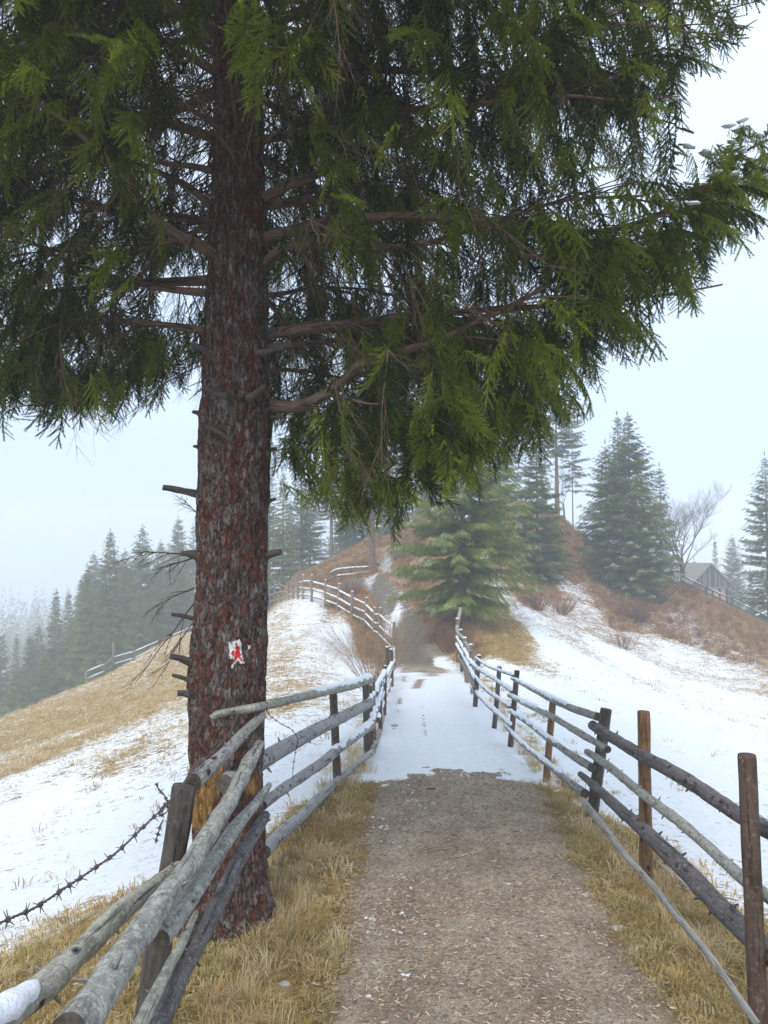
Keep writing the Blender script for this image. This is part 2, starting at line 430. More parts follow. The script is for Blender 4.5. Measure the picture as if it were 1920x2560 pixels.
def needle_material(name, dark, lite, brown=(0.10, 0.07, 0.035), snow=0.0, trans=.34):
    k = NT(name)
    t = k.attr('tint', 'INSTANCER')
    inf = k.n('ShaderNodeObjectInfo').outputs['Random']
    tip = k.attr('tip')
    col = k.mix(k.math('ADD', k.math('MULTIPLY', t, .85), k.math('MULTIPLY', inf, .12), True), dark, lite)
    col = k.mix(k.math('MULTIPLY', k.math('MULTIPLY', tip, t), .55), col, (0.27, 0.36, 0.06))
    col = k.mix(k.ramp(t, -.02, -.5), col, brown)
    rough = .5
    if snow:
        geo = k.n('ShaderNodeNewGeometry')
        nz_ = k.noise(k.n('ShaderNodeTexCoord').outputs['Object'], 9, 2)
        sn = k.attr('snow', 'INSTANCER')
        f = k.ramp(k.math('ADD', nz_, k.math('MULTIPLY', sn, .6)), .80, .92, 0, snow)
        col = k.mix(f, col, (0.82, 0.86, 0.9))
    return k.fin(col, rough, None, .15, trans)

def simple(name, a, b, scale=30, rough=.85, bump=.4, dist=.005, spec=.25, trans=0):
    k = NT(name); c = k.coord(); n = k.noise(c, scale, 5, .65)
    return k.fin(k.mix(k.ramp(n, .3, .7), a, b), rough, k.bump(n, bump, dist) if bump else None, spec, trans)
def blade_material(name, cols, trans=.25):
    k = NT(name); r = k.n('ShaderNodeObjectInfo').outputs['Random']; t = k.attr('tint', 'INSTANCER')
    col = k.mix(k.ramp(r, .1, .9), cols[0], cols[1]); col = k.mix(k.math('MULTIPLY', t, 1.0, True), col, cols[2])
    return k.fin(col, .75, None, .2, trans)

M = {}
M['ground'] = ground_material()
M['bark'] = bark_material()
M['limb'] = wood('limb_bark', (0.23, 0.155, 0.115), (0.10, 0.06, 0.045), (0.26, 0.25, 0.21), .34, False)
M['twig'] = simple('twig_bark', (0.07, 0.045, 0.032), (0.14, 0.095, 0.06), 40, .9, 0)
M['grey'] = wood('grey_weathered_log', (0.32, 0.30, 0.28), (0.12, 0.11, 0.10), (0.46, 0.46, 0.41), .42, True, 0, .2, .25)
M['pale'] = wood('pale_green_grey_log', (0.33, 0.315, 0.26), (0.14, 0.13, 0.105), (0.48, 0.48, 0.40), .45, True, 0, .2, .25)
M['dark'] = wood('dark_bark_log', (0.135, 0.115, 0.115), (0.06, 0.048, 0.047), (0.27, 0.28, 0.26), .40, True, .26, .25, .3)
M['lichen'] = wood('lichen_covered_log', (0.25, 0.235, 0.21), (0.12, 0.11, 0.095), (0.42, 0.42, 0.37), .52, True, 0, .2, .25)
M['birch'] = wood('silvery_bark_log', (0.33, 0.32, 0.32), (0.21, 0.195, 0.195), (0.42, 0.42, 0.38), .42, True, 0, .2, .2)
M['split'] = wood('split_grey_log', (0.30, 0.29, 0.26), (0.11, 0.105, 0.095), (0.46, 0.46, 0.41), .46, False, 0, .2, .25)
M['post_dark'] = wood('dark_grey_post', (0.115, 0.095, 0.08), (0.045, 0.036, 0.032), (0.2, 0.2, 0.16), .36, False)
M['post_brown'] = wood('reddish_brown_post', (0.13, 0.085, 0.062), (0.045, 0.026, 0.02), (0.22, 0.19, 0.16), .40, False, .30)
M['post_orange'] = wood('peeled_orange_post', (0.27, 0.145, 0.062), (0.11, 0.055, 0.03), (0.16, 0.13, 0.1), .40, True)
M['post_grey'] = wood('grey_stake', (0.27, 0.22, 0.18), (0.14, 0.10, 0.08), (0.34, 0.32, 0.28), .35, False)
M['cut'] = simple('log_end_grain', (0.05, 0.042, 0.032), (0.12, 0.10, 0.075), 30)
M['board'] = wood('silver_board', (0.40, 0.385, 0.35), (0.22, 0.21, 0.19), (0.5, 0.5, 0.46), .35, False)
M['snow'] = simple('snow', (0.80, 0.83, 0.88), (0.89, 0.91, 0.93), 70, .7, .9, .012, .3)
M['wire'] = simple('rusty_wire', (0.06, 0.045, 0.045), (0.13, 0.10, 0.10), 60, .6, .3, .002, .5)
M['needle'] = needle_material('spruce_needles', (0.018, 0.038, 0.010), (0.36, 0.42, 0.035))
M['needle_mid'] = needle_material('spruce_needles_mid', (0.050, 0.074, 0.022), (0.34, 0.38, 0.075), snow=.9)
M['paint_w'] = simple('white_paint', (0.66, 0.66, 0.62), (0.8, 0.8, 0.77), 80, .6, .5, .003)
M['paint_r'] = simple('red_paint', (0.55, 0.012, 0.015), (0.72, 0.02, 0.025), 90, .5, .4, .003)
M['straw'] = blade_material('straw_blades', ((0.60, 0.42, 0.165), (0.36, 0.225, 0.08), (0.74, 0.62, 0.42)))
M['green'] = blade_material('mossy_blades', ((0.40, 0.30, 0.095), (0.27, 0.21, 0.07), (0.53, 0.44, 0.21)))
M['rust'] = blade_material('rusty_stems', ((0.33, 0.175, 0.065), (0.14, 0.065, 0.036), (0.52, 0.34, 0.14)), .1)
M['stone'] = simple('pale_stone', (0.32, 0.30, 0.27), (0.5, 0.48, 0.45), 60)
M['chip'] = blade_material('wood_chips', ((0.44, 0.33, 0.23), (0.22, 0.14, 0.09), (0.62, 0.53, 0.40)), 0)

# ------------------------------------------------------------------ ground cover attributes
sp = []   # px, py, snow, brown
for q in ((100, 2000, .95, 0), (50, 2150, .86, 0), (300, 2100, .95, 0), (200, 1920, .80, 0), (60, 1880, .42, 0), (200, 1800, .24, 0), (80, 1800, .28, 0), (60, 1835, .25, 0),
          (400, 1750, .26, 0), (350, 1650, .40, 0), (400, 1880, .72, 0), (420, 2040, .78, 0), (150, 2080, .8, 0), (250, 2000, .76, 0), (60, 1970, .68, 0), (300, 1900, .62, 0), (180, 1860, .33, 0), (430, 1610, .55, 0), (260, 1695, .55, 0),
          (20, 2330, .66, 0), (60, 2270, .85, 0), (200, 2220, .88, 0), (320, 2170, .88, 0), (400, 2150, .8, 0), (110, 2390, .22, .3), (250, 2320, .22, .3), (20, 2450, .0, .3), (380, 2270, .2, .2), (180, 2290, .5, .1),
          (700, 1650, .66, 0), (700, 1560, .72, 0), (760, 1530, .95, 0), (850, 1580, .95, 0), (780, 1640, .82, 0), (720, 1740, .62, 0), (900, 1680, .85, 0), (700, 1850, .95, 0), (760, 1960, .95, 0), (620, 1980, .9, 0), (830, 1850, .9, 0),
          (680, 2110, .8, 0), (870, 1760, .8, 0),
          (1060, 1800, 1.2, 0), (1120, 1750, 1.2, 0), (1030, 1850, 1.2, 0), (1130, 1880, 1.2, 0), (1240, 1905, 1.1, 0), (1070, 1700, 1.1, 0), (1100, 1660, .9, 0), (980, 1880, 1.0, 0), (1010, 1760, 1.0, 0), (1190, 1850, 1.1, 0), (1300, 1950, .9, 0),
          (1040, 1680, .55, .5), (1070, 1655, .05, .8), (1030, 1640, .05, .9), (1020, 1580, .06, 1), (980, 1520, .05, 1), (950, 1465, .05, 1), (1000, 1700, .75, 0),
          (1080, 1960, .0, 0), (1200, 1990, .0, 0), (960, 1960, .0, 0), (1000, 2060, .02, 0), (1250, 2100, .0, 0), (1100, 2300, .0, 0), (900, 2450, -.1, 0), (1400, 2450, -.1, 0),
          (1380, 2030, .15, 0), (1500, 2200, .0, 0), (1650, 2400, .0, 0), (880, 2050, -.1, 0), (750, 2300, -.1, 0), (600, 2450, -.1, .1), (850, 2150, -.1, 0),
          (1700, 2250, .3, 0), (1780, 2330, .15, 0), (1880, 2380, .3, 0), (1640, 2160, .75, 0),
          (1400, 1780, .9, 0), (1500, 1900, .95, 0), (1700, 1900, .9, 0), (1880, 1900, .84, 0), (1800, 2100, .88, 0), (1890, 2200, .8, 0), (1600, 1750, .88, 0), (1850, 1760, .8, 0), (1300, 1720, 1.0, 0), (1250, 1680, 1.0, 0),
          (1700, 1650, .80, .2), (1890, 1700, .62, .3), (1400, 1640, .98, 0), (1550, 1640, .9, 0), (1350, 1600, .95, 0),
          (1200, 1560, -.1, .35), (1280, 1570, -.05, .2), (1320, 1590, .25, .2), (1240, 1610, .0, .2), (1180, 1600, .1, .6), (1330, 1540, .6, .3), (1290, 1530, .55, .4), (1150, 1590, .0, .8), (1100, 1590, .0, .8), (1090, 1620, .0, .6), (1250, 1530, .2, .5),
          (1400, 1560, .66, .6), (1450, 1500, .6, .7), (1420, 1440, .35, .9), (1350, 1450, .12, 1), (1330, 1380, .02, 1), (1390, 1320, .02, 1), (1300, 1480, .3, 1), (1480, 1570, .6, .7), (1560, 1560, .28, .9), (1530, 1500, .2, 1),
          (1600, 1500, .12, 1), (1700, 1480, .05, 1), (1800, 1540, .15, 1), (1900, 1600, .1, 1), (1700, 1560, .35, 1), (1650, 1540, .25, 1), (1850, 1640, .42, .9), (1760, 1600, .45, .9), (1600, 1600, .66, .5), (1760, 1660, .75, .3),
          (880, 1490, .05, 1), (850, 1450, .05, 1), (900, 1520, .0, .8), (930, 1560, .05, .7), (985, 1540, .85, .6), (1000, 1590, .1, .8), (800, 1430, .1, 1), (960, 1425, .55, .6), (930, 1440, .45, .8), (940, 1370, .15, 1), (1000, 1340, .1, 1), (750, 1390, .25, 1), (720, 1460, .2, .7), (690, 1490, .3, .5), (900, 1390, .05, 1), (1300, 1350, .05, 1)):
    g0 = march(q[0], q[1], zbase); sv = q[2]
    if q[0] < 900 and .5 < sv < .96 and q[1] < 1960: sv -= .20
    if 1380 < q[0] and 1400 < q[1] < 1720 and .5 < sv < .9: sv -= .12
    sp.append((g0[0], g0[1], sv, q[3]))
for x, y, s_, b_ in ((-40, 60, .35, .4), (-20, 50, .35, .4), (30, 60, .7, .4), (40, 30, .8, .3), (20, 15, .95, 0), (10, 5, .9, 0), (5, 1, .4, 0), (-6, 2, .1, .2), (-8, 5, .8, 0), (0, 80, .5, .5), (0, 0, 0, 0), (0, -8, .2, 0), (-20, 10, .6, 0), (-12, 9, .85, 0), (6, 2.5, .5, 0)):
    sp.append((x, y, s_, b_))
sp = np.array(sp); spw = warp(sp[:, 0], sp[:, 1])
TRACK = []
for (a, b, c, d, rr0, dv) in ((1055, 1750, 1058, 1790, .03, .35), (1058, 1790, 1064, 1842, .035, .75), (1040, 1722, 1052, 1700, .12, .9), (1025, 1680, 1035, 1665, .2, .7), (1075, 1690, 1085, 1670, .3, .9), (1250, 1925, 1275, 1940, .05, .9), (1075, 1912, 1110, 1905, .06, .5)):
    g1, g2 = march(a, b, zbase), march(c, d, zbase); TRACK.append((g1[0], g1[1], g2[0], g2[1], rr0, dv))
def cover(x, y):
    x = np.asarray(x, float).ravel(); y = np.asarray(y, float).ravel()
    S = np.empty(len(x)); Bv = np.empty(len(x))
    for i in range(0, len(x), 20000):
        q = warp(x[i:i + 20000], y[i:i + 20000])
        d2 = ((q[:, None] - spw[None]) ** 2).sum(-1); wgt = 1 / (d2 + 2e-5) ** 2
        wgt /= wgt.sum(1)[:, None]
        S[i:i + 20000] = wgt @ sp[:, 2]; Bv[i:i + 20000] = wgt @ sp[:, 3]
    dp = dpn(x, y); q3 = np.stack([x, y, 0 * x], -1)
    n1 = fbm(q3 * 2.2, 3, 21)
    # the snow begins at a line across the path, curved back at the verges
    xc = 0.35 + 0.035 * y
    ysn = 7.75 - 0.55 * ((x - xc) / 0.9) ** 2 + 0.5 * n1 + .3 * fbm(q3 * 9, 2, 22)
    near = (np.abs(x - xc) < 1.6) & (y < 10.5) & (y > 0) & (x > -1.0)
    tr = np.clip((y - ysn) / 0.12 + .5, 0, 1)
    S = np.where(near & (dp < 0.75), np.where(dp < 0.25, tr * 1.5, S * .4 + tr * .95) - .2, S)
    for (ax0, ay0, ax1, ay1, rr0, dv) in TRACK:
        tt_ = np.clip(((x - ax0) * (ax1 - ax0) + (y - ay0) * (ay1 - ay0)) / ((ax1 - ax0) ** 2 + (ay1 - ay0) ** 2), 0, 1)
        d_ = np.hypot(x - ax0 - tt_ * (ax1 - ax0), y - ay0 - tt_ * (ay1 - ay0)) / rr0; TRK = np.exp(-d_ ** 2) * dv
        TSUM = TRK if ax0 == TRACK[0][0] and ay0 == TRACK[0][1] else TSUM + TRK
    inp = (dp < 0.25) & (y > 8.5) & (y < 17.5); S = np.where(inp, np.maximum(S, 1.1), S) - TSUM
    # thin grassy verge below each fence line
    for fx, s in ((1.42, .16), (-.38, .13)):
        fd = np.abs(x - (fx + 0.045 * y * (1 if fx > 0 else 1.1))); vv = np.clip(1 - fd / s, 0, 1) * ((y > 6) & (y < 19))
        S = S - vv * .75 * np.clip(.75 + 1.3 * n1, 0, 1.3)
    return S, Bv, np.clip(.5 - dp / .22, 0, 1)

# ------------------------------------------------------------------ ground
def axis(lo, hi, k, n):
    a, b = math.asinh(lo / k), math.asinh(hi / k)
    return np.sinh(np.linspace(a, b, n)) * k
gx = axis(-230, 230, 3.2, 400); gy = axis(-40, 380, 5.0, 470)
XX, YY = np.meshgrid(gx, gy); xf, yf = XX.ravel(), YY.ravel()
zf = zg(xf, yf); S, Bv, Pa = cover(xf, yf)
dpv = dpn(xf, yf)
zf = zf - np.clip(-(dpv + .10) / .1, 0, 1) * 0.03        # bed of the path sheet
nx, ny = len(gx), len(gy)
idx = np.arange(nx * ny).reshape(ny, nx)
F = np.stack([idx[:-1, :-1], idx[:-1, 1:], idx[1:, 1:], idx[1:, :-1]], -1).reshape(-1, 4)
gr = mesh('ground', np.stack([xf, yf, zf], -1), F, M['ground'], attrs={'snow': S, 'path': Pa, 'brown': Bv})
gr['kind'] = 'structure'
# the path as a sheet whose ragged edges dip below the turf
cl, _ = catmull(np.c_[pp[:, :2], 0 * pp[:, 0]], pp[:, 2], .07)
_, hw = catmull(np.c_[pp[:, :2], 0 * pp[:, 0]], pp[:, 2], .07)
T = np.gradient(cl, axis=0); T /= np.linalg.norm(T, axis=1)[:, None]; Nn = np.stack([T[:, 1], -T[:, 0]], -1)
us = np.linspace(-1.3, 1.3, 60)
px_ = cl[:, None, 0] + Nn[:, None, 0] * us[None] * hw[:, None]; py_ = cl[:, None, 1] + Nn[:, None, 1] * us[None] * hw[:, None]
xf, yf = px_.ravel(), py_.ravel(); dd = dpn(xf, yf)
zz = zg(xf, yf) + np.clip(-dd / .12, -1.6, .7) * .012 + .004 * fbm(np.stack([xf * 7, yf * 7, 0 * xf], -1), 2, 8)
S2, B2, P2 = cover(xf, yf)
n1, n2 = px_.shape; idx = np.arange(n1 * n2).reshape(n1, n2)
F = np.stack([idx[:-1, :-1], idx[:-1, 1:], idx[1:, 1:], idx[1:, :-1]], -1).reshape(-1, 4)
po = mesh('path', np.stack([xf, yf, zz], -1), F, M['ground'], attrs={'snow': S2, 'path': np.maximum(P2, .5), 'brown': B2})
po['kind'] = 'structure'

# ------------------------------------------------------------------ haze
def box_mesh(name, lo, hi, mat):
    x0, y0, z0 = lo; x1, y1, z1 = hi
    V = [(x0, y0, z0), (x1, y0, z0), (x1, y1, z0), (x0, y1, z0), (x0, y0, z1), (x1, y0, z1), (x1, y1, z1), (x0, y1, z1)]
    F = [(0, 3, 2, 1), (4, 5, 6, 7), (0, 1, 5, 4), (1, 2, 6, 5), (2, 3, 7, 6), (3, 0, 4, 7)]
    return mesh(name, V, F, mat, smooth=False)
hz = bpy.data.materials.new('haze_air'); hz.use_nodes = True; hz.node_tree.nodes.clear()
ho = hz.node_tree.nodes.new('ShaderNodeOutputMaterial'); hv = hz.node_tree.nodes.new('ShaderNodeVolumePrincipled')
hv.inputs['Color'].default_value = (0.93, 0.97, 1.0, 1); hv.inputs['Density'].default_value = 0.0046; hv.inputs['Anisotropy'].default_value = 0.0
hz.node_tree.links.new(hv.outputs[0], ho.inputs['Volume'])
hb = box_mesh('haze', (-245, -45, float(zf.min()) - 62), (245, 395, 24), hz); hb['kind'] = 'stuff'

# ------------------------------------------------------------------ geometry-node scatter
_groups = {}
def scatter_group(srcs):
    key = tuple(o.name for o in srcs)
    if key in _groups: return _groups[key]
    g = bpy.data.node_groups.new('scatter', 'GeometryNodeTree')
    g.interface.new_socket('Geometry', in_out='INPUT', socket_type='NodeSocketGeometry')
    g.interface.new_socket('Geometry', in_out='OUTPUT', socket_type='NodeSocketGeometry')
    n = g.nodes.new; L = g.links.new
    gi, go = n('NodeGroupInput'), n('NodeGroupOutput')
    m2p = n('GeometryNodeMeshToPoints'); iop = n('GeometryNodeInstanceOnPoints')
    L(gi.outputs[0], m2p.inputs[0]); L(m2p.outputs[0], iop.inputs['Points'])
    jn = n('GeometryNodeJoinGeometry')
    for s in reversed(srcs):
        oi = n('GeometryNodeObjectInfo'); oi.inputs['Object'].default_value = s
        g2i = n('GeometryNodeGeometryToInstance'); L(oi.outputs['Geometry'], g2i.inputs[0]); L(g2i.outputs[0], jn.inputs[0])
    L(jn.outputs[0], iop.inputs['Instance'])
    iop.inputs['Pick Instance'].default_value = True
    def na(nm, typ):
        a = n('GeometryNodeInputNamedAttribute'); a.data_type = typ; a.inputs['Name'].default_value = nm; return a.outputs[0]
    L(na('vidx', 'INT'), iop.inputs['Instance Index'])
    e = n('FunctionNodeEulerToRotation'); L(na('rot', 'FLOAT_VECTOR'), e.inputs[0]); L(e.outputs[0], iop.inputs['Rotation'])
    L(na('scl', 'FLOAT_VECTOR'), iop.inputs['Scale'])
    L(iop.outputs[0], go.inputs[0])
    _groups[key] = g
    return g
def scatter(name, pos, rot, scl, vidx, tint, srcs, mat, parent=None, origin=None, snow=None, kind='stuff'):
    pos = np.asarray(pos, float); n = len(pos)
    o3 = np.array(origin if origin is not None else (parent['_o'] if parent is not None else (0, 0, 0)), float)
    me = bpy.data.meshes.new(name)
    me.vertices.add(n); me.vertices.foreach_set('co', (pos - o3).ravel())
    def A(nm, typ, fld, v):
        a = me.attributes.new(nm, typ, 'POINT'); a.data.foreach_set(fld, np.asarray(v).ravel())
    scl = np.asarray(scl, float)
    if scl.ndim == 1: scl = np.repeat(scl[:, None], 3, 1)
    A('rot', 'FLOAT_VECTOR', 'vector', np.asarray(rot, float)); A('scl', 'FLOAT_VECTOR', 'vector', scl)
    A('vidx', 'INT', 'value', np.asarray(vidx, np.int32)); A('tint', 'FLOAT', 'value', np.asarray(tint, float))
    A('snow', 'FLOAT', 'value', np.zeros(n) if snow is None else np.asarray(snow, float))
    me.materials.append(mat)
    o = bpy.data.objects.new(name, me); link(o, parent)
    md = o.modifiers.new('scatter', 'NODES'); md.node_group = scatter_group(srcs)
    if kind: o['kind'] = kind
    return o
def src(name, V, F, mat, attrs=None):
    me = bpy.data.meshes.new(name); me.from_pydata(np.asarray(V, float).tolist(), [], F); me.materials.append(mat)
    for k, a in (attrs or {}).items():
        at = me.attributes.new(k, 'FLOAT', 'POINT'); at.data.foreach_set('value', np.asarray(a, float))
    me.update()
    return bpy.data.objects.new(name, me)
def rot_from(d, roll=0.0):
    """euler taking +X to d with +Z as near up as can be"""
    x = Vector([float(q) for q in d]).normalized(); up = Vector((0, 0, 1))
    if abs(x.z) > .97: up = Vector((math.cos(roll * 3), math.sin(roll * 3), 0))
    y = up.cross(x).normalized(); z = x.cross(y)
    m = Matrix((x, y, z)).transposed()
    if roll: m = m @ Matrix.Rotation(roll, 3, 'X')
    return tuple(m.to_euler())

# ------------------------------------------------------------------ grass and small ground stuff
def tuft(name, nb, h, spread, wdt, mat, bend=.6, seed=0):
    r = random.Random(seed); V = []; F = []
    for _ in range(nb):
        a = r.uniform(0, 6.283); rr = spread * math.sqrt(r.random()) * .5; bx, by = rr * math.cos(a), rr * math.sin(a)
        a2 = a + r.uniform(-.9, .9); H = h * r.uniform(.45, 1.1); be = bend * r.uniform(.3, 1.5) * H
        dx, dy = math.cos(a2), math.sin(a2); sx, sy = -dy * wdt * .5, dx * wdt * .5
        i = len(V)
        zt = H if be < H else H * .6
        V += [(bx - sx, by - sy, -.01), (bx + sx, by + sy, -.01), (bx + dx * be * .3 - sx * .9, by + dy * be * .3 - sy * .9, H * .6), (bx + dx * be * .3 + sx * .9, by + dy * be * .3 + sy * .9, H * .6), (bx + dx * be, by + dy * be, zt)]
        F += [(i, i + 1, i + 3, i + 2), (i + 2, i + 3, i + 4)]
    return src(name, V, F, mat)
T_short = [tuft('short_tuft', 26, .030, .15, .0035, M['straw'], 1.3, s) for s in (1, 2, 3)]
T_moss = [tuft('moss_tuft', 40, .03, .13, .004, M['green'], 1.0, s) for s in (4, 5)]
T_long = [tuft('long_tuft', 40, .13, .15, .0035, M['straw'], 1.0, s) for s in (6, 7)]
T_rust = [tuft('rust_tuft', 26, .24, .26, .008, M['rust'], .5, s) for s in (8, 9)]
T_field = [tuft('field_tuft', 12, .045, .16, .006, M['straw'], 1.0, s) for s in (10, 11)]
def place_tufts(name, pts, srcs, mat, smin, smax, tint=None, zoff=0):
    pts = np.asarray(pts); n = len(pts)
    z = zg(pts[:, 0], pts[:, 1]) + zoff
    return scatter(name, np.c_[pts, z], np.c_[rng.uniform(-.25, .25, n), rng.uniform(-.25, .25, n), rng.uniform(0, 6.28, n)],
                   rng.uniform(smin, smax, n), rng.integers(0, len(srcs), n), rng.random(n) ** 2 if tint is None else tint, srcs, mat)
# verges either side of the path
def verge(n, ymax=21):
    Y = 1.6 + (ymax - 1.6) * rng.random(n) ** 1.9; side = rng.random(n) < .5
    x = np.where(side, 0.35 + 0.035 * Y - .70 - .75 * rng.random(n), 0.35 + .035 * Y + .72 + .95 * rng.random(n))
    return np.c_[x, Y]
v = verge(14500); dp = dpn(v[:, 0], v[:, 1]); Sv, Bq, _ = cover(v[:, 0], v[:, 1])
cl_ = fbm(np.c_[v * 2.2, 0 * v[:, 0]], 3, 40)
keep = (dp > -.05 + .08 * rng.standard_normal(len(v))) & (Sv < .45 + .5 * (rng.random(len(v)) < .08)) & (rng.random(len(v)) < .55 + cl_)
v = v[keep]; cl_ = cl_[keep]
trunkxy = np.array([-.88, 4.3])
ok = np.hypot(*(v - trunkxy).T) > .2; v = v[ok]; cl_ = cl_[ok]
mo = cl_ + .25 * rng.standard_normal(len(v)) > .12
place_tufts('grass', v[~mo], T_short, M['straw'], .4, 1.35)
place_tufts('moss', v[mo], T_moss, M['green'], .7, 1.4)
# long straw at the fence feet
def along(pts, n, sx):
    pts = np.array(pts); k = rng.integers(0, len(pts) - 1, n); t = rng.random(n)[:, None]
    return pts[k] * (1 - t) + pts[k + 1] * t + rng.standard_normal((n, 2)) * sx
lf = [(-.62, 3.0), (-.52, 3.8), (-.55, 4.5), (-.5, 5.5), (-.42, 7), (-.3, 8.8)]
lg = along(lf, 250, .12)
rf = [(1.55, 2.6), (1.55, 3.3), (1.6, 4.2), (1.68, 5.0), (1.7, 6.3), (1.6, 8), (1.62, 10), (1.7, 13), (1.85, 18)]
lg2 = along(rf, 300, .12)
lg3 = along([(-.3, 8.8), (-.15, 11), (0, 14), (.2, 18), (.2, 21)], 170, .09)
al = np.r_[lg, lg2, lg3]; al = al[(dpath(al[:, 0], al[:, 1]) > .02) & (np.hypot(*(al - trunkxy).T) > .28)]
place_tufts('long_grass', al, T_long, M['straw'], .35, .95)
# bottom left corner rough turf
bl = np.c_[rng.uniform(-4.5, -.95, 9000), rng.uniform(1.8, 7.0, 9000)]
Sb, _, _ = cover(bl[:, 0], bl[:, 1]); bl = bl[(Sb < .30 + .12 * rng.standard_normal(len(bl))) & (rng.random(len(bl)) < .6) & (np.hypot(*(bl - trunkxy).T) > .26)]
place_tufts('rough_turf', bl, T_short + T_moss, M['straw'], .7, 1.5)
# meadow tussocks poking through thin snow
mn = 90000
mx = rng.uniform(-20, 26, mn); my = 5 + 45 * rng.random(mn) ** 1.5
Sm, Bm, Pm2 = cover(mx, my); nn = fbm(np.c_[mx * 1.2, my * 2.4, 0 * mx], 3, 60)
kp = (Sm + .30 * nn + .16 * rng.standard_normal(mn) < .50) & (dpath(mx, my) > .15) & (Bm < .75)
fp = np.c_[mx, my][kp][:42000]
place_tufts('meadow_grass', fp, T_field, M['straw'], .8, 1.7)
# rusty undergrowth on the banks
mn = 50000
mx = rng.uniform(-9, 26, mn); my = rng.uniform(19, 56, mn)
Sm, Bm, Pm2 = cover(mx, my); kp = (Bm > .55) & (Sm < .45) & (dpath(mx, my) > .1) & (rng.random(mn) < .3 + .9 * fbm(np.c_[mx * .5, my * .5, 0 * mx], 2, 61) + .3)
fp = np.c_[mx, my][kp][:20000]
place_tufts('undergrowth', fp, T_rust, M['rust'], .5, 1.25)
# chips, grit and snow crumbs on the path
def lump(name, n, r, sq, mat, seed=0):
    rr = random.Random(seed); V = []; F = []
    for i in range(n):
        for j in range(5):
            a = j / 5 * 6.283; th = (i + .5) / n * math.pi
            q = r * math.sin(th) * rr.uniform(.8, 1.2)
            V.append((q * math.cos(a), q * math.sin(a), r * math.cos(th) * sq))
    for i in range(n - 1):
        for j in range(5): F.append((i * 5 + j, i * 5 + (j + 1) % 5, (i + 1) * 5 + (j + 1) % 5, (i + 1) * 5 + j))
    F.append((0, 1, 2, 3, 4)); F.append(tuple(n * 5 - 1 - j for j in range(5)))
    return src(name, V, F, mat)
chip = [src('chip', [(-.012, -.003, .001), (.012, -.002, .002), (.011, .003, .006), (-.011, .003, .003)], [(0, 1, 2, 3)], M['chip']),
        src('sliver', [(-.016, -.0015, .001), (.016, -.001, .001), (.015, .0015, .003), (-.014, .001, .006)], [(0, 1, 2, 3)], M['chip']),
        lump('grit', 3, .0045, .7, M['chip'], 3)]
n = 42000; Yc = 1.8 + 6.6 * rng.random(n) ** 1.25; xc = .35 + .035 * Yc + rng.uniform(-.95, .95, n)
Sc_, _, _ = cover(xc, Yc); k_ = (dpath(xc, Yc) < .12) & (Sc_ < .3); xc, Yc = xc[k_], Yc[k_]; n = len(xc)
scatter('gravel', np.c_[xc, Yc, zg(xc, Yc) + .010], np.c_[rng.uniform(-.3, .3, n), rng.uniform(-.3, .3, n), rng.uniform(0, 6.28, n)],
        rng.uniform(.4, 1.15, n), rng.integers(0, 3, n), rng.random(n) ** 5, chip, M['chip'])
crumb = [lump('crumb', 4, .02, .45, M['snow'], s) for s in (1, 2)]
cr = []
for (px, py, m_, s_) in ((1105, 1950, 22, 34), (1020, 1985, 12, 22), (1110, 1975, 10, 20), (1040, 2010, 10, 20), (1025, 2025, 12, 22), (1040, 2062, 14, 20), (962, 2072, 10, 16), (985, 2110, 7, 15), (1000, 2195, 9, 20), (970, 2290, 9, 22), (975, 2330, 10, 25), (1282, 2082, 5, 10), (1160, 1935, 12, 22), (1060, 1930, 14, 30), (1180, 1940, 10, 26), (930, 2300, 5, 16), (1010, 2450, 5, 14), (905, 2495, 3, 12), (1355, 2345, 3, 6), (1270, 2215, 3, 8), (1005, 2240, 3, 20), (1300, 1990, 5, 30), (950, 2050, 5, 20)):
    for _ in range(m_):
        q = G(px + rng.normal() * s_, py + rng.normal() * s_ * .32); cr.append(q)
cr = np.array(cr); n = len(cr)
scatter('snow_crumbs', cr + [0, 0, .006], np.c_[np.zeros((n, 2)), rng.uniform(0, 6.28, n)], np.c_[rng.uniform(.35, 1.1, n), rng.uniform(.35, 1.1, n), rng.uniform(.3, .7, n)] * .9, rng.integers(0, 2, n), np.zeros(n), crumb, M['snow'])
def stone(px, py, r, label, mat=M['stone'], name='stone', cat='stone', flat=.5, lx=1.3):
    q = G(px, py); V = []; sd_ = random.randint(0, 999)
    for i in range(7):
        th = i / 6 * math.pi
        for j in range(10):
            a = j / 10 * 6.283; V.append((math.cos(a) * math.sin(th) * lx, math.sin(a) * math.sin(th), math.cos(th) * flat))
    V = np.array(V) * r; V *= (1 + .22 * fbm(V / r * 1.5 + sd_, 2, sd_))[:, None]; V += q + [0, 0, r * flat * .35]
    F = [(i * 10 + j, (i + 1) * 10 + j, (i + 1) * 10 + (j + 1) % 10, i * 10 + (j + 1) % 10) for i in range(6) for j in range(10)]
    return tag(mesh(name, V, F, mat, origin=q), label, cat)
stone(1546, 2325, .032, 'flat pale stone in the right verge where grass meets the earth path')
stone(1460, 2240, .02, 'small flat light stone at the right edge of the path, behind the larger pale one')
stone(1185, 2390, .014, 'little rounded grey pebble in the middle of the bare path')
stone(1288, 2465, .017, 'white pebble near the lower right of the bare path', lx=1.8)
stone(1360, 2417, .012, 'tiny white pebble on the right half of the path near the bottom')
stone(712, 2462, .022, 'dull grey stone in the grass left of the path at the bottom')
M['cone'] = simple('cone_scales', (0.07, 0.03, 0.02), (0.16, 0.07, 0.045), 120)
stone(1080, 1975, .028, 'reddish brown spruce cone lying on the path just before the snow', M['cone'], 'spruce_cone', 'cone', .5, 2.0)

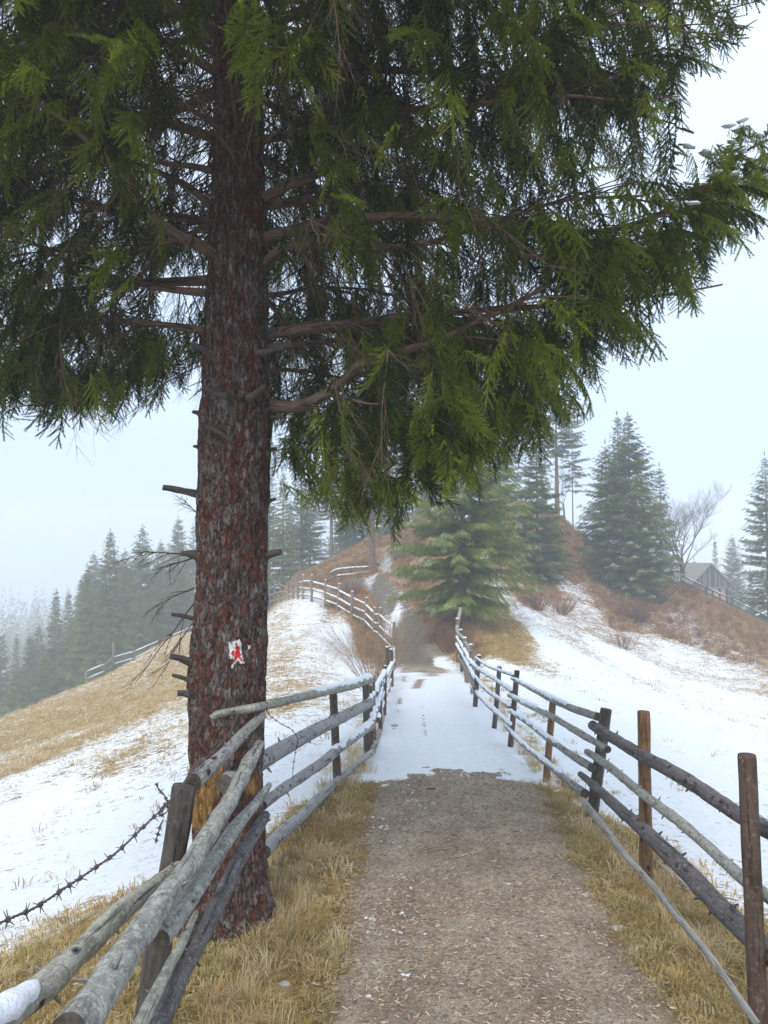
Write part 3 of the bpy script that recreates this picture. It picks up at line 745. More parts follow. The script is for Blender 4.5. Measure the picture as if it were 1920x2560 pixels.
# ------------------------------------------------------------------ rails and posts
def px_line(pts):
    """(px, py, Y, width in px) -> world centre line and radii"""
    W = np.array([P(a, b, c) for a, b, c, _ in pts]); r = np.array([d * c / 1920 / 2 for _, _, c, d in pts])
    return W, r
_sd = [10]
def seed():
    _sd[0] += 1; return _sd[0]
def snow_on(pts, rad, parent, t0=0.0, t1=1.0, thick=.018, step=.05, seed_=0, cover_w=.85, owner=None):
    pts, rad = catmull(pts, rad, step)
    n = len(pts); a, b = int(t0 * (n - 1)), int(t1 * (n - 1)) + 1
    pts, rad = pts[a:b], rad[a:b]
    if len(pts) < 4: return
    T, _, _ = frames(pts); up = np.array([0, 0, 1.0])
    U = up - T * (T @ up)[:, None]; U /= np.linalg.norm(U, axis=1)[:, None]; S_ = np.cross(T, U)
    m = 9; ang = np.linspace(-1, 1, m); V = []
    s = np.concatenate([[0], np.cumsum(np.linalg.norm(np.diff(pts, axis=0), axis=1))])
    ff = lambda fr, o_: fbm(np.stack([s * fr, 0 * s + seed_ * 3.3, 0 * s + o_], -1), 3, seed_)
    NW, NL, NT_ = ff(12, 0), ff(12, 3), ff(16, 6)
    env = np.minimum(1, np.minimum(s, s[-1] - s) / .05 + .02)
    for i in range(len(pts)):
        wv = cover_w * (1 + .9 * NW[i]) * env[i] ** .4; wl = cover_w * (1 + .9 * NL[i]) * env[i] ** .4
        th = thick * (1 + .8 * NT_[i]) * env[i]
        for g in ang:
            al_ = g * (wv if g > 0 else wl) * 1.2
            rr = rad[i] * .96 + th * max(0, 1 - abs(g) ** 2.5)
            if abs(g) == 1: rr = rad[i] * .9
            V.append(pts[i] + U[i] * math.cos(al_) * rr + S_[i] * math.sin(al_) * rr)
    k = len(pts)
    F = [(i * m + j, i * m + j + 1, (i + 1) * m + j + 1, (i + 1) * m + j) for i in range(k - 1) for j in range(m - 1)]
    return mesh('snow_cap', np.array(V), F, M['snow'], parent)
def rail(pts, mat, parent, sides=12, step=.04, rough=.10, snow=None, nubs=6, endcut=True, name='rail', flat=None, thick=.016):
    W, r = px_line(pts); s_ = seed()
    W = W.copy()
    V, F, L = tube(W, r, sides, rough, s_, False, step, flat)
    mb = MB(); mb.add(V, F, L)
    cp, cr_ = catmull(W, r, step); T, A, B = frames(cp); rr = random.Random(s_)
    for _ in range(nubs):                                             # snapped twig stubs
        i = rr.randrange(2, max(3, len(cp) - 2)); a = rr.uniform(0, 6.28)
        d = A[i] * math.cos(a) + B[i] * math.sin(a) * (flat or 1); d = d + T[i] * rr.uniform(-.3, .5)
        L_ = cr_[i] * rr.uniform(.15, .6) + .004; q = cp[i] + d * cr_[i] * .8
        mb.add(*tube([q, q + d * (L_ + cr_[i] * .25)], [cr_[i] * .2 + .001, cr_[i] * .07 + .0008], 5))
    o = mb.build(name, mat, parent)
    if endcut:                                                       # sawn ends
        for e, sgn in ((0, -1), (-1, 1)):
            th = np.linspace(0, 2 * np.pi, sides, endpoint=False); q = cp[e]
            ring = V[:sides] if e == 0 else V[-sides:]
            Vc = np.concatenate([ring, q + (ring - q) * .5 + T[e] * sgn * .002, [q]])
            Fc = [(j, (j + 1) % sides, sides + (j + 1) % sides, sides + j) for j in range(sides)] + [(sides + j, sides + (j + 1) % sides, 2 * sides) for j in range(sides)]
            if e == 0: Fc = [f[::-1] for f in Fc]
            mesh('end_grain', Vc, Fc, M['cut'], o, origin=parent['_o'], smooth=False)
    if snow:
        sc = snow_on(W, r, o, snow[0], snow[1], thick, .02 if W[0][1] < 10 else .07, s_)
    return o
# children of a rail must share the fence origin
_old_snow_on = snow_on
def snow_on(pts, rad, parent, *a, **k):
    root = parent.parent if parent.parent is not None else parent
    parent['_o'] = list(root['_o'])
    o = _old_snow_on(pts, rad, parent, *a, **k)
    del parent['_o']
    return o
def post(px0, py0, px1, py1, wpx, mat, parent, Y=None, Ytop=None, sides=12, cap=False, name='post', bury=.15, rough=.06):
    """top pixel, base pixel; Y from the ground unless given"""
    if Y is None:
        b = G(px1, py1); Y = b[1]
    else: b = P(px1, py1, Y)
    t = P(px0, py0, Ytop or Y); r = wpx * Y / 1920 / 2; d = (b - t) / np.linalg.norm(b - t)
    s_ = seed()
    V, F, L = tube([t, t + d * .012, (t + b) / 2, b + d * bury], [r * .93, r * .99, r, r * 1.04], sides, rough, s_, True, .035)
    mb = MB(); mb.add(V, F, L); o = mb.build(name, mat, parent)
    if cap:
        c, rr = [], []
        m = 8; Vs = []; Fs = []
        for i in range(4):
            fr = (1, .85, .5, 0)[i]; hh = (0, .5, .9, 1)[i]
            for j in range(m):
                a = j / m * 6.283; Vs.append(t + np.array([math.cos(a) * fr * r * 1.05, math.sin(a) * fr * r * 1.05, -.003 + hh * .02 * min(1, r / .04)]))
        Fs = [(i * m + j, i * m + (j + 1) % m, (i + 1) * m + (j + 1) % m, (i + 1) * m + j) for i in range(3) for j in range(m)]
        mesh('snow_cap', np.array(Vs), Fs, M['snow'], o, origin=parent['_o'])
    return o

def interp_Y(table):
    xs = np.array([t[0] for t in table], float); iy = 1 / np.array([t[1] for t in table], float)
    return lambda x: 1 / np.interp(x, xs, iy)
# ---- right fence
RB = G(1505, 2012)
rfence = thing('log_fence', 'log rail fence on the right of the path, ending at the bushy green spruce', 'fence', G(1615, 2190))
YR = interp_Y([(1142, 19), (1165, 15.5), (1190, 12.0), (1240, 10.2), (1280, 9.05), (1375, 7.45), (1485, 6.32), (1615, 4.82), (1760, 3.95), (1890, 3.36), (1990, 3.0)])
def rr_(pts, dY=0.0): return [(a, b, YR(a) + dY, c) for a, b, c in pts]
post(1867, 1886, 1899, 2600, 43, M['post_brown'], rfence, Y=3.18, bury=.1, sides=16, rough=.05)
post(1609, 1778, 1616, 2190, 31, M['post_orange'], rfence, Y=4.98, sides=14)
post(1516, 1772, 1483, 2018, 28, M['post_dark'], rfence, Y=6.45, sides=14)
post(1383, 1742, 1366, 1944, 17, M['post_orange'], rfence, Y=7.62, cap=True)
post(1293, 1676, 1276, 1866, 14, M['post_brown'], rfence, Y=9.2)
post(1249, 1665, 1236, 1818, 12, M['post_dark'], rfence, Y=10.4, cap=True)
post(1197, 1638, 1189, 1748, 12, M['post_dark'], rfence, Y=12.3, cap=True)
post(1177, 1611, 1181, 1712, 11, M['post_grey'], rfence, Y=13.8, cap=True)
post(1162, 1594, 1166, 1690, 11, M['post_grey'], rfence, Y=15.6, cap=True)
post(1152, 1574, 1154, 1662, 8, M['post_dark'], rfence, Y=17.5, cap=True)
post(1143, 1546, 1144, 1640, 8, M['post_orange'], rfence, Y=19.2, cap=True)
rail(rr_([(1482, 1814, 24), (1539, 1849, 27), (1605, 1889, 31), (1675, 1926, 34), (1759, 1977, 37), (1839, 2032, 38), (1920, 2076, 42), (1990, 2112, 46)]), M['dark'], rfence, 16, .03, .09, nubs=14)
rail(rr_([(1468, 1880, 16), (1521, 1915, 20), (1605, 1984, 24), (1693, 2050, 27), (1766, 2113, 28), (1850, 2189, 32), (1920, 2241, 34), (1990, 2295, 38)], -.02), M['lichen'], rfence, 14, .03, .12, nubs=22)
rail(rr_([(1451, 1935, 14), (1495, 1973, 23), (1546, 2021, 28), (1605, 2072, 34), (1656, 2120, 39), (1730, 2193, 45), (1803, 2270, 49), (1858, 2325, 51), (1920, 2380, 54), (1990, 2440, 58)]), M['dark'], rfence, 16, .03, .08, nubs=26)
rail(rr_([(1279, 1696, 7), (1325, 1720, 11), (1371, 1744, 15), (1431, 1771, 18), (1495, 1792, 21)], .0), M['grey'], rfence, snow=(0, .75), nubs=5)
rail(rr_([(1272, 1738, 10), (1317, 1762, 12), (1380, 1792, 16), (1447, 1831, 17), (1519, 1874, 17)], -.1), M['lichen'], rfence, snow=(0, .4), nubs=14, rough=.14)
rail(rr_([(1273, 1777, 9), (1311, 1801, 12), (1371, 1847, 15), (1431, 1889, 18), (1480, 1919, 22)], -.1), M['grey'], rfence, snow=(0, .7), nubs=6)
rail(rr_([(1264, 1816, 8), (1311, 1865, 11), (1371, 1913, 14), (1416, 1949, 17), (1462, 1985, 23)], -.1), M['grey'], rfence, snow=(0, .8), nubs=6)
rail(rr_([(1188, 1645, 4), (1221, 1667, 5), (1251, 1678, 5.5), (1284, 1690, 6)]), M['grey'], rfence, 8, .08, snow=(0, 1), thick=.02)
rail(rr_([(1165, 1640, 6), (1190, 1669, 7), (1236, 1699, 7), (1280, 1730, 6.5)], -.1), M['grey'], rfence, 8, .08, snow=(0, 1), thick=.025)
rail(rr_([(1186, 1690, 6), (1212, 1723, 7), (1236, 1741, 7.5), (1276, 1769, 7.5)], -.1), M['grey'], rfence, 8, .08, snow=(0, 1), thick=.02)
rail(rr_([(1178, 1717, 9), (1212, 1756, 8.5), (1242, 1783, 9), (1279, 1817, 8)], -.15), M['birch'], rfence, 8, .06, snow=(0, 1), thick=.025)
rail([(1141, 1594, 19.2, 6), (1162, 1628, 15.4, 6.5), (1177, 1662, 13.4, 7)], M['grey'], rfence, 8, .1, snow=(0, 1), thick=.03, nubs=2)
rail([(1141, 1612, 19.1, 6), (1160, 1645, 15.8, 6.5), (1188, 1700, 12.2, 8)], M['grey'], rfence, 8, .1, snow=(0, 1), thick=.03, nubs=2)
rail([(1146, 1640, 18.6, 7), (1164, 1672, 15.4, 8), (1186, 1722, 12.0, 9)], M['post_grey'], rfence, 8, .1, nubs=2)
rail([(1151, 1522, 21.5, 9), (1143, 1572, 18.8, 9), (1158, 1596, 16.4, 7), (1178, 1630, 13.6, 6)], M['pale'], rfence, 8, .1, nubs=1)
# wire tie round the near post
k_ = []
for i in range(26):
    a = i / 24 * 6.283; k_.append(P(1878, 2045, 3.19) + np.array([math.cos(a) * .052, math.sin(a) * .055, .004 * math.sin(a * 2)]))
k_ += [P(1905, 2047, 3.2) + [0.01, .0, 0], P(1940, 2051, 3.25), P(1990, 2050, 3.3)]
mb = MB(); mb.add(*tube(k_, [.0016] * len(k_), 5)); mb.build('wire_tie', M['wire'], rfence)
# silver board lying at the foot of the near bay
bW = [(1458, 2004, 6.0, 24), (1510, 2068, 5.35, 27), (1565, 2140, 4.75, 24), (1620, 2200, 4.3, 22), (1671, 2263, 3.95, 27), (1730, 2336, 3.62, 25), (1785, 2405, 3.35, 26), (1854, 2505, 3.05, 28), (1900, 2570, 2.88, 28)]
bT = thing('fence_board', 'long silvery split board slumped into the grass below the near right rails', 'board', P(1620, 2200, 4.3))
rail(bW, M['board'], bT, 10, .05, .08, nubs=0, name='board', flat=.42)
bT2 = thing('fallen_rail', 'thin mossy pole lying on the ground behind the orange post', 'pole', G(1700, 2200))
g1, g2 = G(1640, 2165), G(1725, 2235)
mb = MB(); mb.add(*tube([g1 + [0, 0, .02], (g1 + g2) / 2 + [0, 0, .03], g2 + [0, 0, .02]], [.02, .024, .02], 8, .1, 3, True, .05)); mb.build('pole', M['lichen'], bT2)

# ---- left fence
lfence = thing('log_fence', 'log rail fence on the left of the path, near rails propped before the big spruce', 'fence', G(842, 1937))
YL = interp_Y([(520, 4.0), (556, 4.05), (654, 4.75), (700, 5.3), (752, 6.0), (833, 7.4), (926, 8.65), (960, 9.6)])
def ll(pts, dY=0.0): return [(a, b, YL(a) + dY, c) for a, b, c in pts]
rail([(527, 1795, 3.85, 12), (540, 1787, 3.86, 17), (579, 1778, 3.95, 19), (654, 1766, 4.08, 21), (752, 1743, 6.0, 21), (828, 1726, 7.3, 21), (880, 1713, 8.1, 22), (924, 1697, 8.75, 24)], M['pale'], lfence, 12, .03, .07, snow=(.55, 1), nubs=8)
rail([(560, 1958, 4.0, 44), (637, 1914, 4.6, 44), (694, 1879, 5.25, 40), (781, 1830, 6.5, 33), (833, 1804, 7.35, 30), (926, 1757, 8.6, 23)], M['birch'], lfence, 16, .03, .06, nubs=14)
rail([(656, 2014, 4.7, 24), (700, 1978, 5.3, 27), (752, 1943, 6.0, 26), (810, 1903, 6.95, 25), (851, 1868, 7.5, 24), (928, 1812, 8.6, 23)], M['birch'], lfence, 14, .03, .08, snow=(.66, 1), nubs=8)
rail([(660, 2131, 4.9, 34), (694, 2093, 5.3, 32), (752, 2041, 6.0, 28), (810, 1984, 6.9, 24), (868, 1931, 7.7, 18), (932, 1879, 8.6, 15)], M['birch'], lfence, 14, .03, .07, nubs=8)
post(833, 1735, 843, 1942, 20, M['post_brown'], lfence, Y=7.45, rough=.02)
post(914, 1686, 918, 1880, 17, M['post_dark'], lfence, Y=8.75, cap=True)
post(933, 1690, 936, 1850, 9, M['post_orange'], lfence, Y=9.3)
post(927, 1712, 929, 1860, 8, M['post_brown'], lfence, Y=9.0, cap=True)
post(950, 1703, 951, 1830, 10, M['post_brown'], lfence, Y=10.2)
post(963, 1664, 962, 1790, 8, M['post_dark'], lfence, Y=11.5, cap=True)
post(968, 1617, 972, 1745, 9, M['post_dark'], lfence, Y=14.2, cap=True)
post(978, 1623, 980, 1730, 9, M['post_brown'], lfence, Y=15.0, cap=True)
# short bays running away beyond the corner
for (a, b, wd, mt, sn) in (((926, 1812, 8.6), (952, 1722, 10.3), 20, 'birch', True), ((922, 1758, 8.6), (962, 1680, 11.4), 18, 'birch', True), ((938, 1735, 9.4), (980, 1660, 15.0), 15, 'grey', True),
                           ((930, 1880, 8.6), (958, 1790, 11.5), 15, 'grey', False), ((944, 1800, 9.8), (976, 1700, 14.5), 13, 'grey', True), ((950, 1760, 10.4), (985, 1652, 16.2), 11, 'post_grey', True),
                           ((986, 1660, 16), (984, 1618, 17.2), 9, 'grey', True), ((945, 1840, 9.8), (974, 1745, 14), 11, 'grey', False)):
    m_ = ((a[0] + b[0]) / 2 + random.uniform(-2, 2), (a[1] + b[1]) / 2 + 3, 2 / (1 / a[2] + 1 / b[2]), wd * .8)
    rail([(*a, wd), m_, (*b, wd * a[2] / b[2])], M[mt], lfence, 10, .06, .08, snow=(0, 1) if sn else None, nubs=4)
# near heap of rails propped against the spruce
post(462, 1962, 352, 2640, 62, M['post_dark'], lfence, Y=2.95, Ytop=3.05, bury=.05, sides=16, rough=.09)
rail([(483, 1955, 3.1, 43), (555, 1891, 3.4, 33), (613, 1830, 3.75, 27), (656, 1789, 4.05, 21)], M['grey'], lfence, 14, .03, .05, nubs=12)
rail([(651, 1858, 3.78, 22), (638, 1880, 3.7, 30), (619, 1914, 3.55, 37), (579, 1995, 3.2, 38), (532, 2070, 2.9, 42), (480, 2157, 2.6, 52), (405, 2256, 2.25, 62), (324, 2371, 1.95, 76), (249, 2481, 1.72, 88), (170, 2590, 1.55, 99)], M['split'], lfence, 26, .02, .17, nubs=9)
rail([(674, 1962, 3.75, 15), (637, 2012, 3.5, 25), (579, 2082, 3.15, 33), (521, 2175, 2.8, 39), (463, 2261, 2.5, 45), (400, 2350, 2.25, 50)], M['split'], lfence, 20, .025, .15, nubs=8)
rail([(663, 2039, 3.7, 25), (631, 2093, 3.45, 33), (584, 2175, 3.1, 37), (556, 2238, 2.95, 39), (509, 2331, 2.7, 43), (463, 2412, 2.5, 46), (405, 2545, 2.3, 52), (370, 2620, 2.2, 54)], M['dark'], lfence, 16, .025, .07, nubs=12)
rail([(446, 2163, 2.75, 20), (430, 2178, 2.7, 30), (399, 2203, 2.6, 36), (324, 2261, 2.35, 45), (249, 2331, 2.12, 53), (174, 2406, 1.92, 61), (87, 2487, 1.74, 70), (0, 2552, 1.6, 80), (-90, 2610, 1.48, 88)], M['pale'], lfence, 22, .02, .13, snow=(.80, 1), nubs=9, thick=.011)
rail([(489, 2284, 2.75, 14), (457, 2354, 2.55, 22), (417, 2429, 2.38, 28), (370, 2522, 2.2, 34), (335, 2600, 2.08, 38)], M['pale'], lfence, 12, .03, .06, nubs=3)

# ---- far bends of the fence, left and middle
ffence = thing('far_fence', 'snow-dusted rail fence curving round the left meadow towards the far trees', 'fence', G(847, 1527))
fposts = []
for (x0, y0, x1, y1, wd) in ((985, 1560, 982, 1640, 7), (951, 1525, 949, 1602, 7), (937, 1524, 934, 1592, 7), (917, 1500, 913, 1568, 7.5), (881, 1484, 878, 1548, 7.5), (849, 1465, 844, 1527, 7.5), (814, 1455, 813, 1512, 5), (780, 1443, 779, 1504, 7),
                             (758, 1443, 758, 1497, 6), (744, 1450, 745, 1496, 5), (732, 1455, 734, 1497, 5), (720, 1462, 722, 1500, 4), (700, 1448, 702, 1508, 4), (688, 1454, 686, 1512, 5), (675, 1466, 676, 1514, 4)):
    b = G(x1, y1)
    if b[1] > 60 or b[1] < 15: b = P(x1, y1, 34)
    fposts.append((x0, y0, x1, y1, b[1]))
# keep the depths monotone
Yp = 24.0
for i, f in enumerate(fposts):
    Yn = (24, 25.5, 26.3, 27.5, 29, 30.2, 31.2, 32.2, 34, 35.5, 37, 38.5, 40, 41, 42)[i]; Yv = min(max(G(f[2], f[3])[1], Yn - 7), Yn + 4)
    post(f[0], f[1] - 6, f[2], f[3] + 2, (7, 7, 7, 7.5, 7.5, 7.5, 5, 7, 6, 5, 5, 4, 4, 5, 4)[i], M['post_grey'], ffence, Y=Yv, sides=8, cap=i < 9, bury=.3)
    fposts[i] = (f[0], f[1], f[2], f[3], Yv)
for i in range(len(fposts) - 1):
    a, b = fposts[i], fposts[i + 1]
    for fr in ((.18, .50, .80) if i != 9 else (.2, .6)):
        pa, pb = [(q[0] + (q[2] - q[0]) * fr, q[1] + (q[3] - q[1]) * fr + random.uniform(-2, 2), q[4] + .08, 5.2 if i < 9 else 3.5) for q in (a, b)]
        rail([(pa[0] + 2, pa[1], pa[2], pa[3]), (pb[0] - 2, pb[1], pb[2], pb[3])], M['grey'], ffence, 7, .3, .05, snow=(0, 1) if i < 9 else None, nubs=0, endcut=False, thick=.012)
rail([(845, 1528, 30.2, 5), (784, 1510, 32.3, 5)], M['post_dark'], ffence, 7, .3, nubs=0, endcut=False)
sfence = thing('stile_fence', 'short stretch of weathered rails meeting the tree trunk above the path', 'fence', G(935, 1478))
for q in (((825, 1437, 34.5, 5), (845, 1424, 34.2, 5.5), (932, 1417, 33.8, 6)), ((842, 1440, 34.3, 5), (880, 1436, 34, 5), (950, 1427, 33.7, 5)), ((862, 1455, 34, 4), (932, 1450, 33.6, 4)), ((820, 1450, 34.6, 5), (845, 1438, 34.4, 5), (848, 1436, 34.3, 4)), ((770, 1462, 36, 4), (822, 1444, 34.8, 4))):
    rail(list(q), M['post_grey'], sfence, 7, .3, .05, snow=(0, 1) if q[0][1] < 1445 else None, nubs=0, endcut=False, thick=.015)
post(841, 1412, 843, 1470, 5, M['post_grey'], sfence, Y=34.3, sides=8)
post(936, 1408, 938, 1470, 6, M['post_grey'], sfence, Y=33.6, sides=8)

# ------------------------------------------------------------------ barbed wire
bw = thing('barbed_wire', 'rusty barbed wire sagging from the leaning grey post out past the lower left edge', 'wire', P(430, 2000, 3.0))
def wire(pts, r, parent, name='strand', barb_every=.055, barb=.013, seed_=0, first=0):
    W = np.array([P(*q) for q in pts]); cpt, _ = catmull(W, [r] * len(W), .012)
    T, A, B = frames(cpt); s = np.concatenate([[0], np.cumsum(np.linalg.norm(np.diff(cpt, axis=0), axis=1))])
    mb = MB()
    for ph in (0, math.pi):
        tw = cpt + (A * np.cos(s * 170 + ph)[:, None] + B * np.sin(s * 170 + ph)[:, None]) * r * .8
        mb.add(*tube(tw, [r] * len(tw), 5))
    mb.build(name, M['wire'], parent)
    rr = random.Random(seed_); t = .02
    while t < s[-1]:
        i = int(np.searchsorted(s, t)); i = min(i, len(cpt) - 1)
        m2 = MB()
        for ph in (0, 1.6):
            a = rr.uniform(0, 6.28); d = A[i] * math.cos(a) + B[i] * math.sin(a); d2 = A[i] * math.cos(a + 2.6) + B[i] * math.sin(a + 2.6)
            q = cpt[i] + T[i] * ph * r
            m2.add(*tube([q + d * barb + T[i] * rr.uniform(-.3, .3) * barb, q + d * r * 1.5, q + T[i] * r * 2, q + d2 * r * 1.5, q + d2 * barb + T[i] * rr.uniform(-.3, .3) * barb], [r * .35, r * .75, r * .9, r * .75, r * .35], 5))
        ring = [cpt[i] + (A[i] * math.cos(k * .9) + B[i] * math.sin(k * .9)) * r * 2.2 + T[i] * (k - 6) * r * .35 for k in range(13)]
        m2.add(*tube(ring, [r * .8] * 13, 5)); m2.build('barb', M['wire'], parent)
        t += barb_every * rr.uniform(.8, 1.25)
wire([(505, 1895, 3.2), (480, 1925, 3.08), (452, 1968, 2.98), (420, 2010, 2.9), (385, 2042, 2.8), (350, 2076, 2.7), (290, 2132, 2.55), (220, 2182, 2.4), (160, 2222, 2.25), (90, 2268, 2.12), (40, 2290, 2.03), (-40, 2325, 1.9)], .0027, bw, seed_=3, barb_every=.068, barb=.024)
wire([(420, 2008, 2.92), (412, 1990, 2.9), (398, 1975, 2.9), (392, 1962, 2.9)], .0022, bw, 'loose_end', seed_=4, barb_every=.03, barb=.015)
wire([(408, 2050, 2.88), (402, 2062, 2.88), (395, 2085, 2.86), (388, 2108, 2.85)], .0022, bw, 'loose_end', seed_=5, barb_every=.03, barb=.015)
wire([(425, 2000, 2.93), (402, 2022, 2.9), (400, 2040, 2.9), (420, 2026, 2.92), (414, 2012, 2.93), (396, 2030, 2.9)], .002, bw, 'tangle', seed_=6, barb_every=.03, barb=.013)
bw2 = thing('barbed_wire', 'thin barbed wire along the propped rail on the spruce trunk, looping down', 'wire', P(600, 1800, 3.9))
wire([(468, 1950, 3.0), (495, 1912, 3.1), (540, 1872, 3.3), (575, 1830, 3.5), (590, 1800, 3.6), (600, 1782, 3.7)], .0016, bw2, seed_=7, barb_every=.05, barb=.012)
wire([(650, 1740, 4.2), (662, 1760, 4.3), (672, 1785, 4.6), (700, 1808, 4.9), (730, 1825, 5.1), (744, 1850, 5.3), (738, 1885, 5.4), (732, 1930, 5.6), (734, 1965, 5.8)], .0016, bw2, 'loop', seed_=8, barb_every=.12, barb=.012)

# ------------------------------------------------------------------ the big spruce
TX, TY = -.88, 4.3
spruce = thing('spruce_tree', 'huge old spruce with red-grey bark and a painted hiker mark, boughs filling the top', 'tree', (TX, TY, zg1(TX, TY)))
tr_py = np.array([2330, 2230, 2120, 1950, 1700, 1480, 1250, 1007, 717, 347, 0, -400, -1500, -2600])
tr_l = np.array([468, 478, 488, 476, 476, 492, 494, 502, 515, 535, 533, 540, 570, 620])
tr_r = np.array([676, 668, 662, 656, 660, 668, 672, 678, 668, 658, 650, 640, 620, 625])
tc_ = np.array([P((a + b) / 2, c, TY) for a, b, c in zip(tr_l, tr_r, tr_py)]); tr_rad = np.array([(b - a) / 1920 * TY / 2 * 1.0 for a, b in zip(tr_l, tr_r)])
tc_[0][2] = zg1(TX, TY) - .25
zs = tc_[:, 2]
def trunk_c(z):
    return np.stack([np.interp(z, zs, tc_[:, 0]), np.full_like(z, TY), z], -1)
Z0T = zg1(TX, TY)
def trunk_r(z, th):
    z = np.asarray(z, float); th = np.asarray(th, float)
    r = np.interp(z, zs, tr_rad)
    z0 = Z0T
    fl = np.clip((z0 + .45 - z) / .5, 0, 1.3); r = r * (1 + .15 * fl ** 2 * (1 + .8 * np.cos(th * 5 + 1)))
    q = np.stack([np.cos(th) * .2, np.sin(th) * .2, z * .33], -1)
    bark = fbm(q * 26, 3, 77); bark2 = np.abs(fbm(q * np.array([55, 55, 34]), 2, 78))
    r = r * (1 + .04 * fbm(q * 7, 2, 70)) + .014 * bark - .016 * (1 - np.clip(bark2 * 4, 0, 1)) + .012 * np.clip(fbm(q * 11, 2, 79) - .25, 0, 1)
    return r
nth, nz_ = 230, 640
zz = np.concatenate([np.linspace(zs[0], 3.6, nz_ - 60), np.linspace(3.65, zs[-1], 60)])
th = np.linspace(0, 2 * np.pi, nth, endpoint=False); TH, ZZ = np.meshgrid(th, zz)
RR = trunk_r(ZZ.ravel(), TH.ravel()).reshape(TH.shape)
cc_ = trunk_c(ZZ.ravel()).reshape(*TH.shape, 3)
V = cc_ + np.stack([np.cos(TH) * RR, np.sin(TH) * RR, 0 * RR], -1)
L = np.stack([np.cos(TH) * .2, np.sin(TH) * .2, ZZ], -1)
pxv, pyv = proj(V.reshape(-1, 3)); front = np.sin(TH).ravel() < -.1
wob = fbm(L.reshape(-1, 3) * 30, 2, 90) * 10
def in1(x, y, poly):
    c = False; j = len(poly) - 1
    for i in range(len(poly)):
        ax, ay = poly[i]; bx_, by = poly[j]
        if (ay > y) != (by > y) and x < (bx_ - ax) * (y - ay) / (by - ay) + ax: c = not c
        j = i
    return c
def inside(px, py, poly):
    poly = np.array(poly, float); c = np.zeros(px.shape, bool); j = len(poly) - 1
    for i in range(len(poly)):
        a, b = poly[i], poly[j]
        cond = ((a[1] > py) != (b[1] > py)) & (px < (b[0] - a[0]) * (py - a[1]) / (b[1] - a[1] + 1e-9) + a[0])
        c ^= cond; j = i
    return c
scar = (inside(pxv + wob, pyv + wob, [(470, 1930), (560, 1880), (556, 1960), (545, 1995), (530, 2040), (500, 2070), (478, 2070)]) | inside(pxv + wob, pyv + wob, [(618, 1955), (640, 1930), (652, 1950), (640, 1985), (615, 1990)])) & front
sz, st = scar.reshape(TH.shape).astype(float), None
for _ in range(2): sz = (sz + np.roll(sz, 1, 0) + np.roll(sz, -1, 0) + np.roll(sz, 1, 1) + np.roll(sz, -1, 1)) / 5
idx = np.arange(nth * nz_).reshape(nz_, nth)
F = np.stack([idx[:-1], np.roll(idx, -1, 1)[:-1], np.roll(idx, -1, 1)[1:], idx[1:]], -1).reshape(-1, 4)
mesh('trunk', V.reshape(-1, 3), F, M['bark'], spruce, attrs={'lc': L.reshape(-1, 3), 'scar': sz.ravel()})

def rgrid(z, th):
    i = min(max(int(np.searchsorted(zz, z)) - 1, 0), nz_ - 2); f = (z - zz[i]) / (zz[i + 1] - zz[i])
    a = (th % (2 * math.pi)) / (2 * math.pi) * nth; j = int(a) % nth; g = a - int(a); k = (j + 1) % nth
    return (RR[i, j] * (1 - g) + RR[i, k] * g) * (1 - f) + (RR[i + 1, j] * (1 - g) + RR[i + 1, k] * g) * f
# painted trail mark: white patch with a red walker, laid on the bark
def to_trunk(px, py, off):
    """point on the bark seen at a pixel, pushed out a little"""
    z = P(px, py, TY - .19)[2]; c = np.interp(z, zs, tc_[:, 0])
    th0 = np.arctan2(-np.sqrt(np.clip(.19 ** 2 - np.clip(P(px, py, TY - .17)[0] - c, -.18, .18) ** 2, 1e-4, 1)), P(px, py, TY - .17)[0] - c)
    for _ in range(2):
        r = rgrid(z, th0); Yh = TY + math.sin(th0) * r
        q = P(px, py, Yh); z = q[2]; c = float(np.interp(z, zs, tc_[:, 0])); th0 = math.acos(max(-.98, min(.98, (q[0] - c) / r))) * -1
    r = rgrid(z, th0) + off
    return (c + math.cos(th0) * r, TY + math.sin(th0) * r, z)
def paint(name, test, x0, x1, y0, y1, step, off, mat):
    xs = np.arange(x0, x1 + step, step); ys = np.arange(y0, y1 + step, step)
    pts = {}; V = []; F = []
    def vid(i, j):
        if (i, j) not in pts: pts[(i, j)] = len(V); V.append(to_trunk(xs[i], ys[j], off))
        return pts[(i, j)]
    for i in range(len(xs) - 1):
        for j in range(len(ys) - 1):
            if test((xs[i] + xs[i + 1]) / 2, (ys[j] + ys[j + 1]) / 2):
                F.append((vid(i, j), vid(i, j + 1), vid(i + 1, j + 1), vid(i + 1, j)))
    return mesh(name, V, F, mat, spruce)
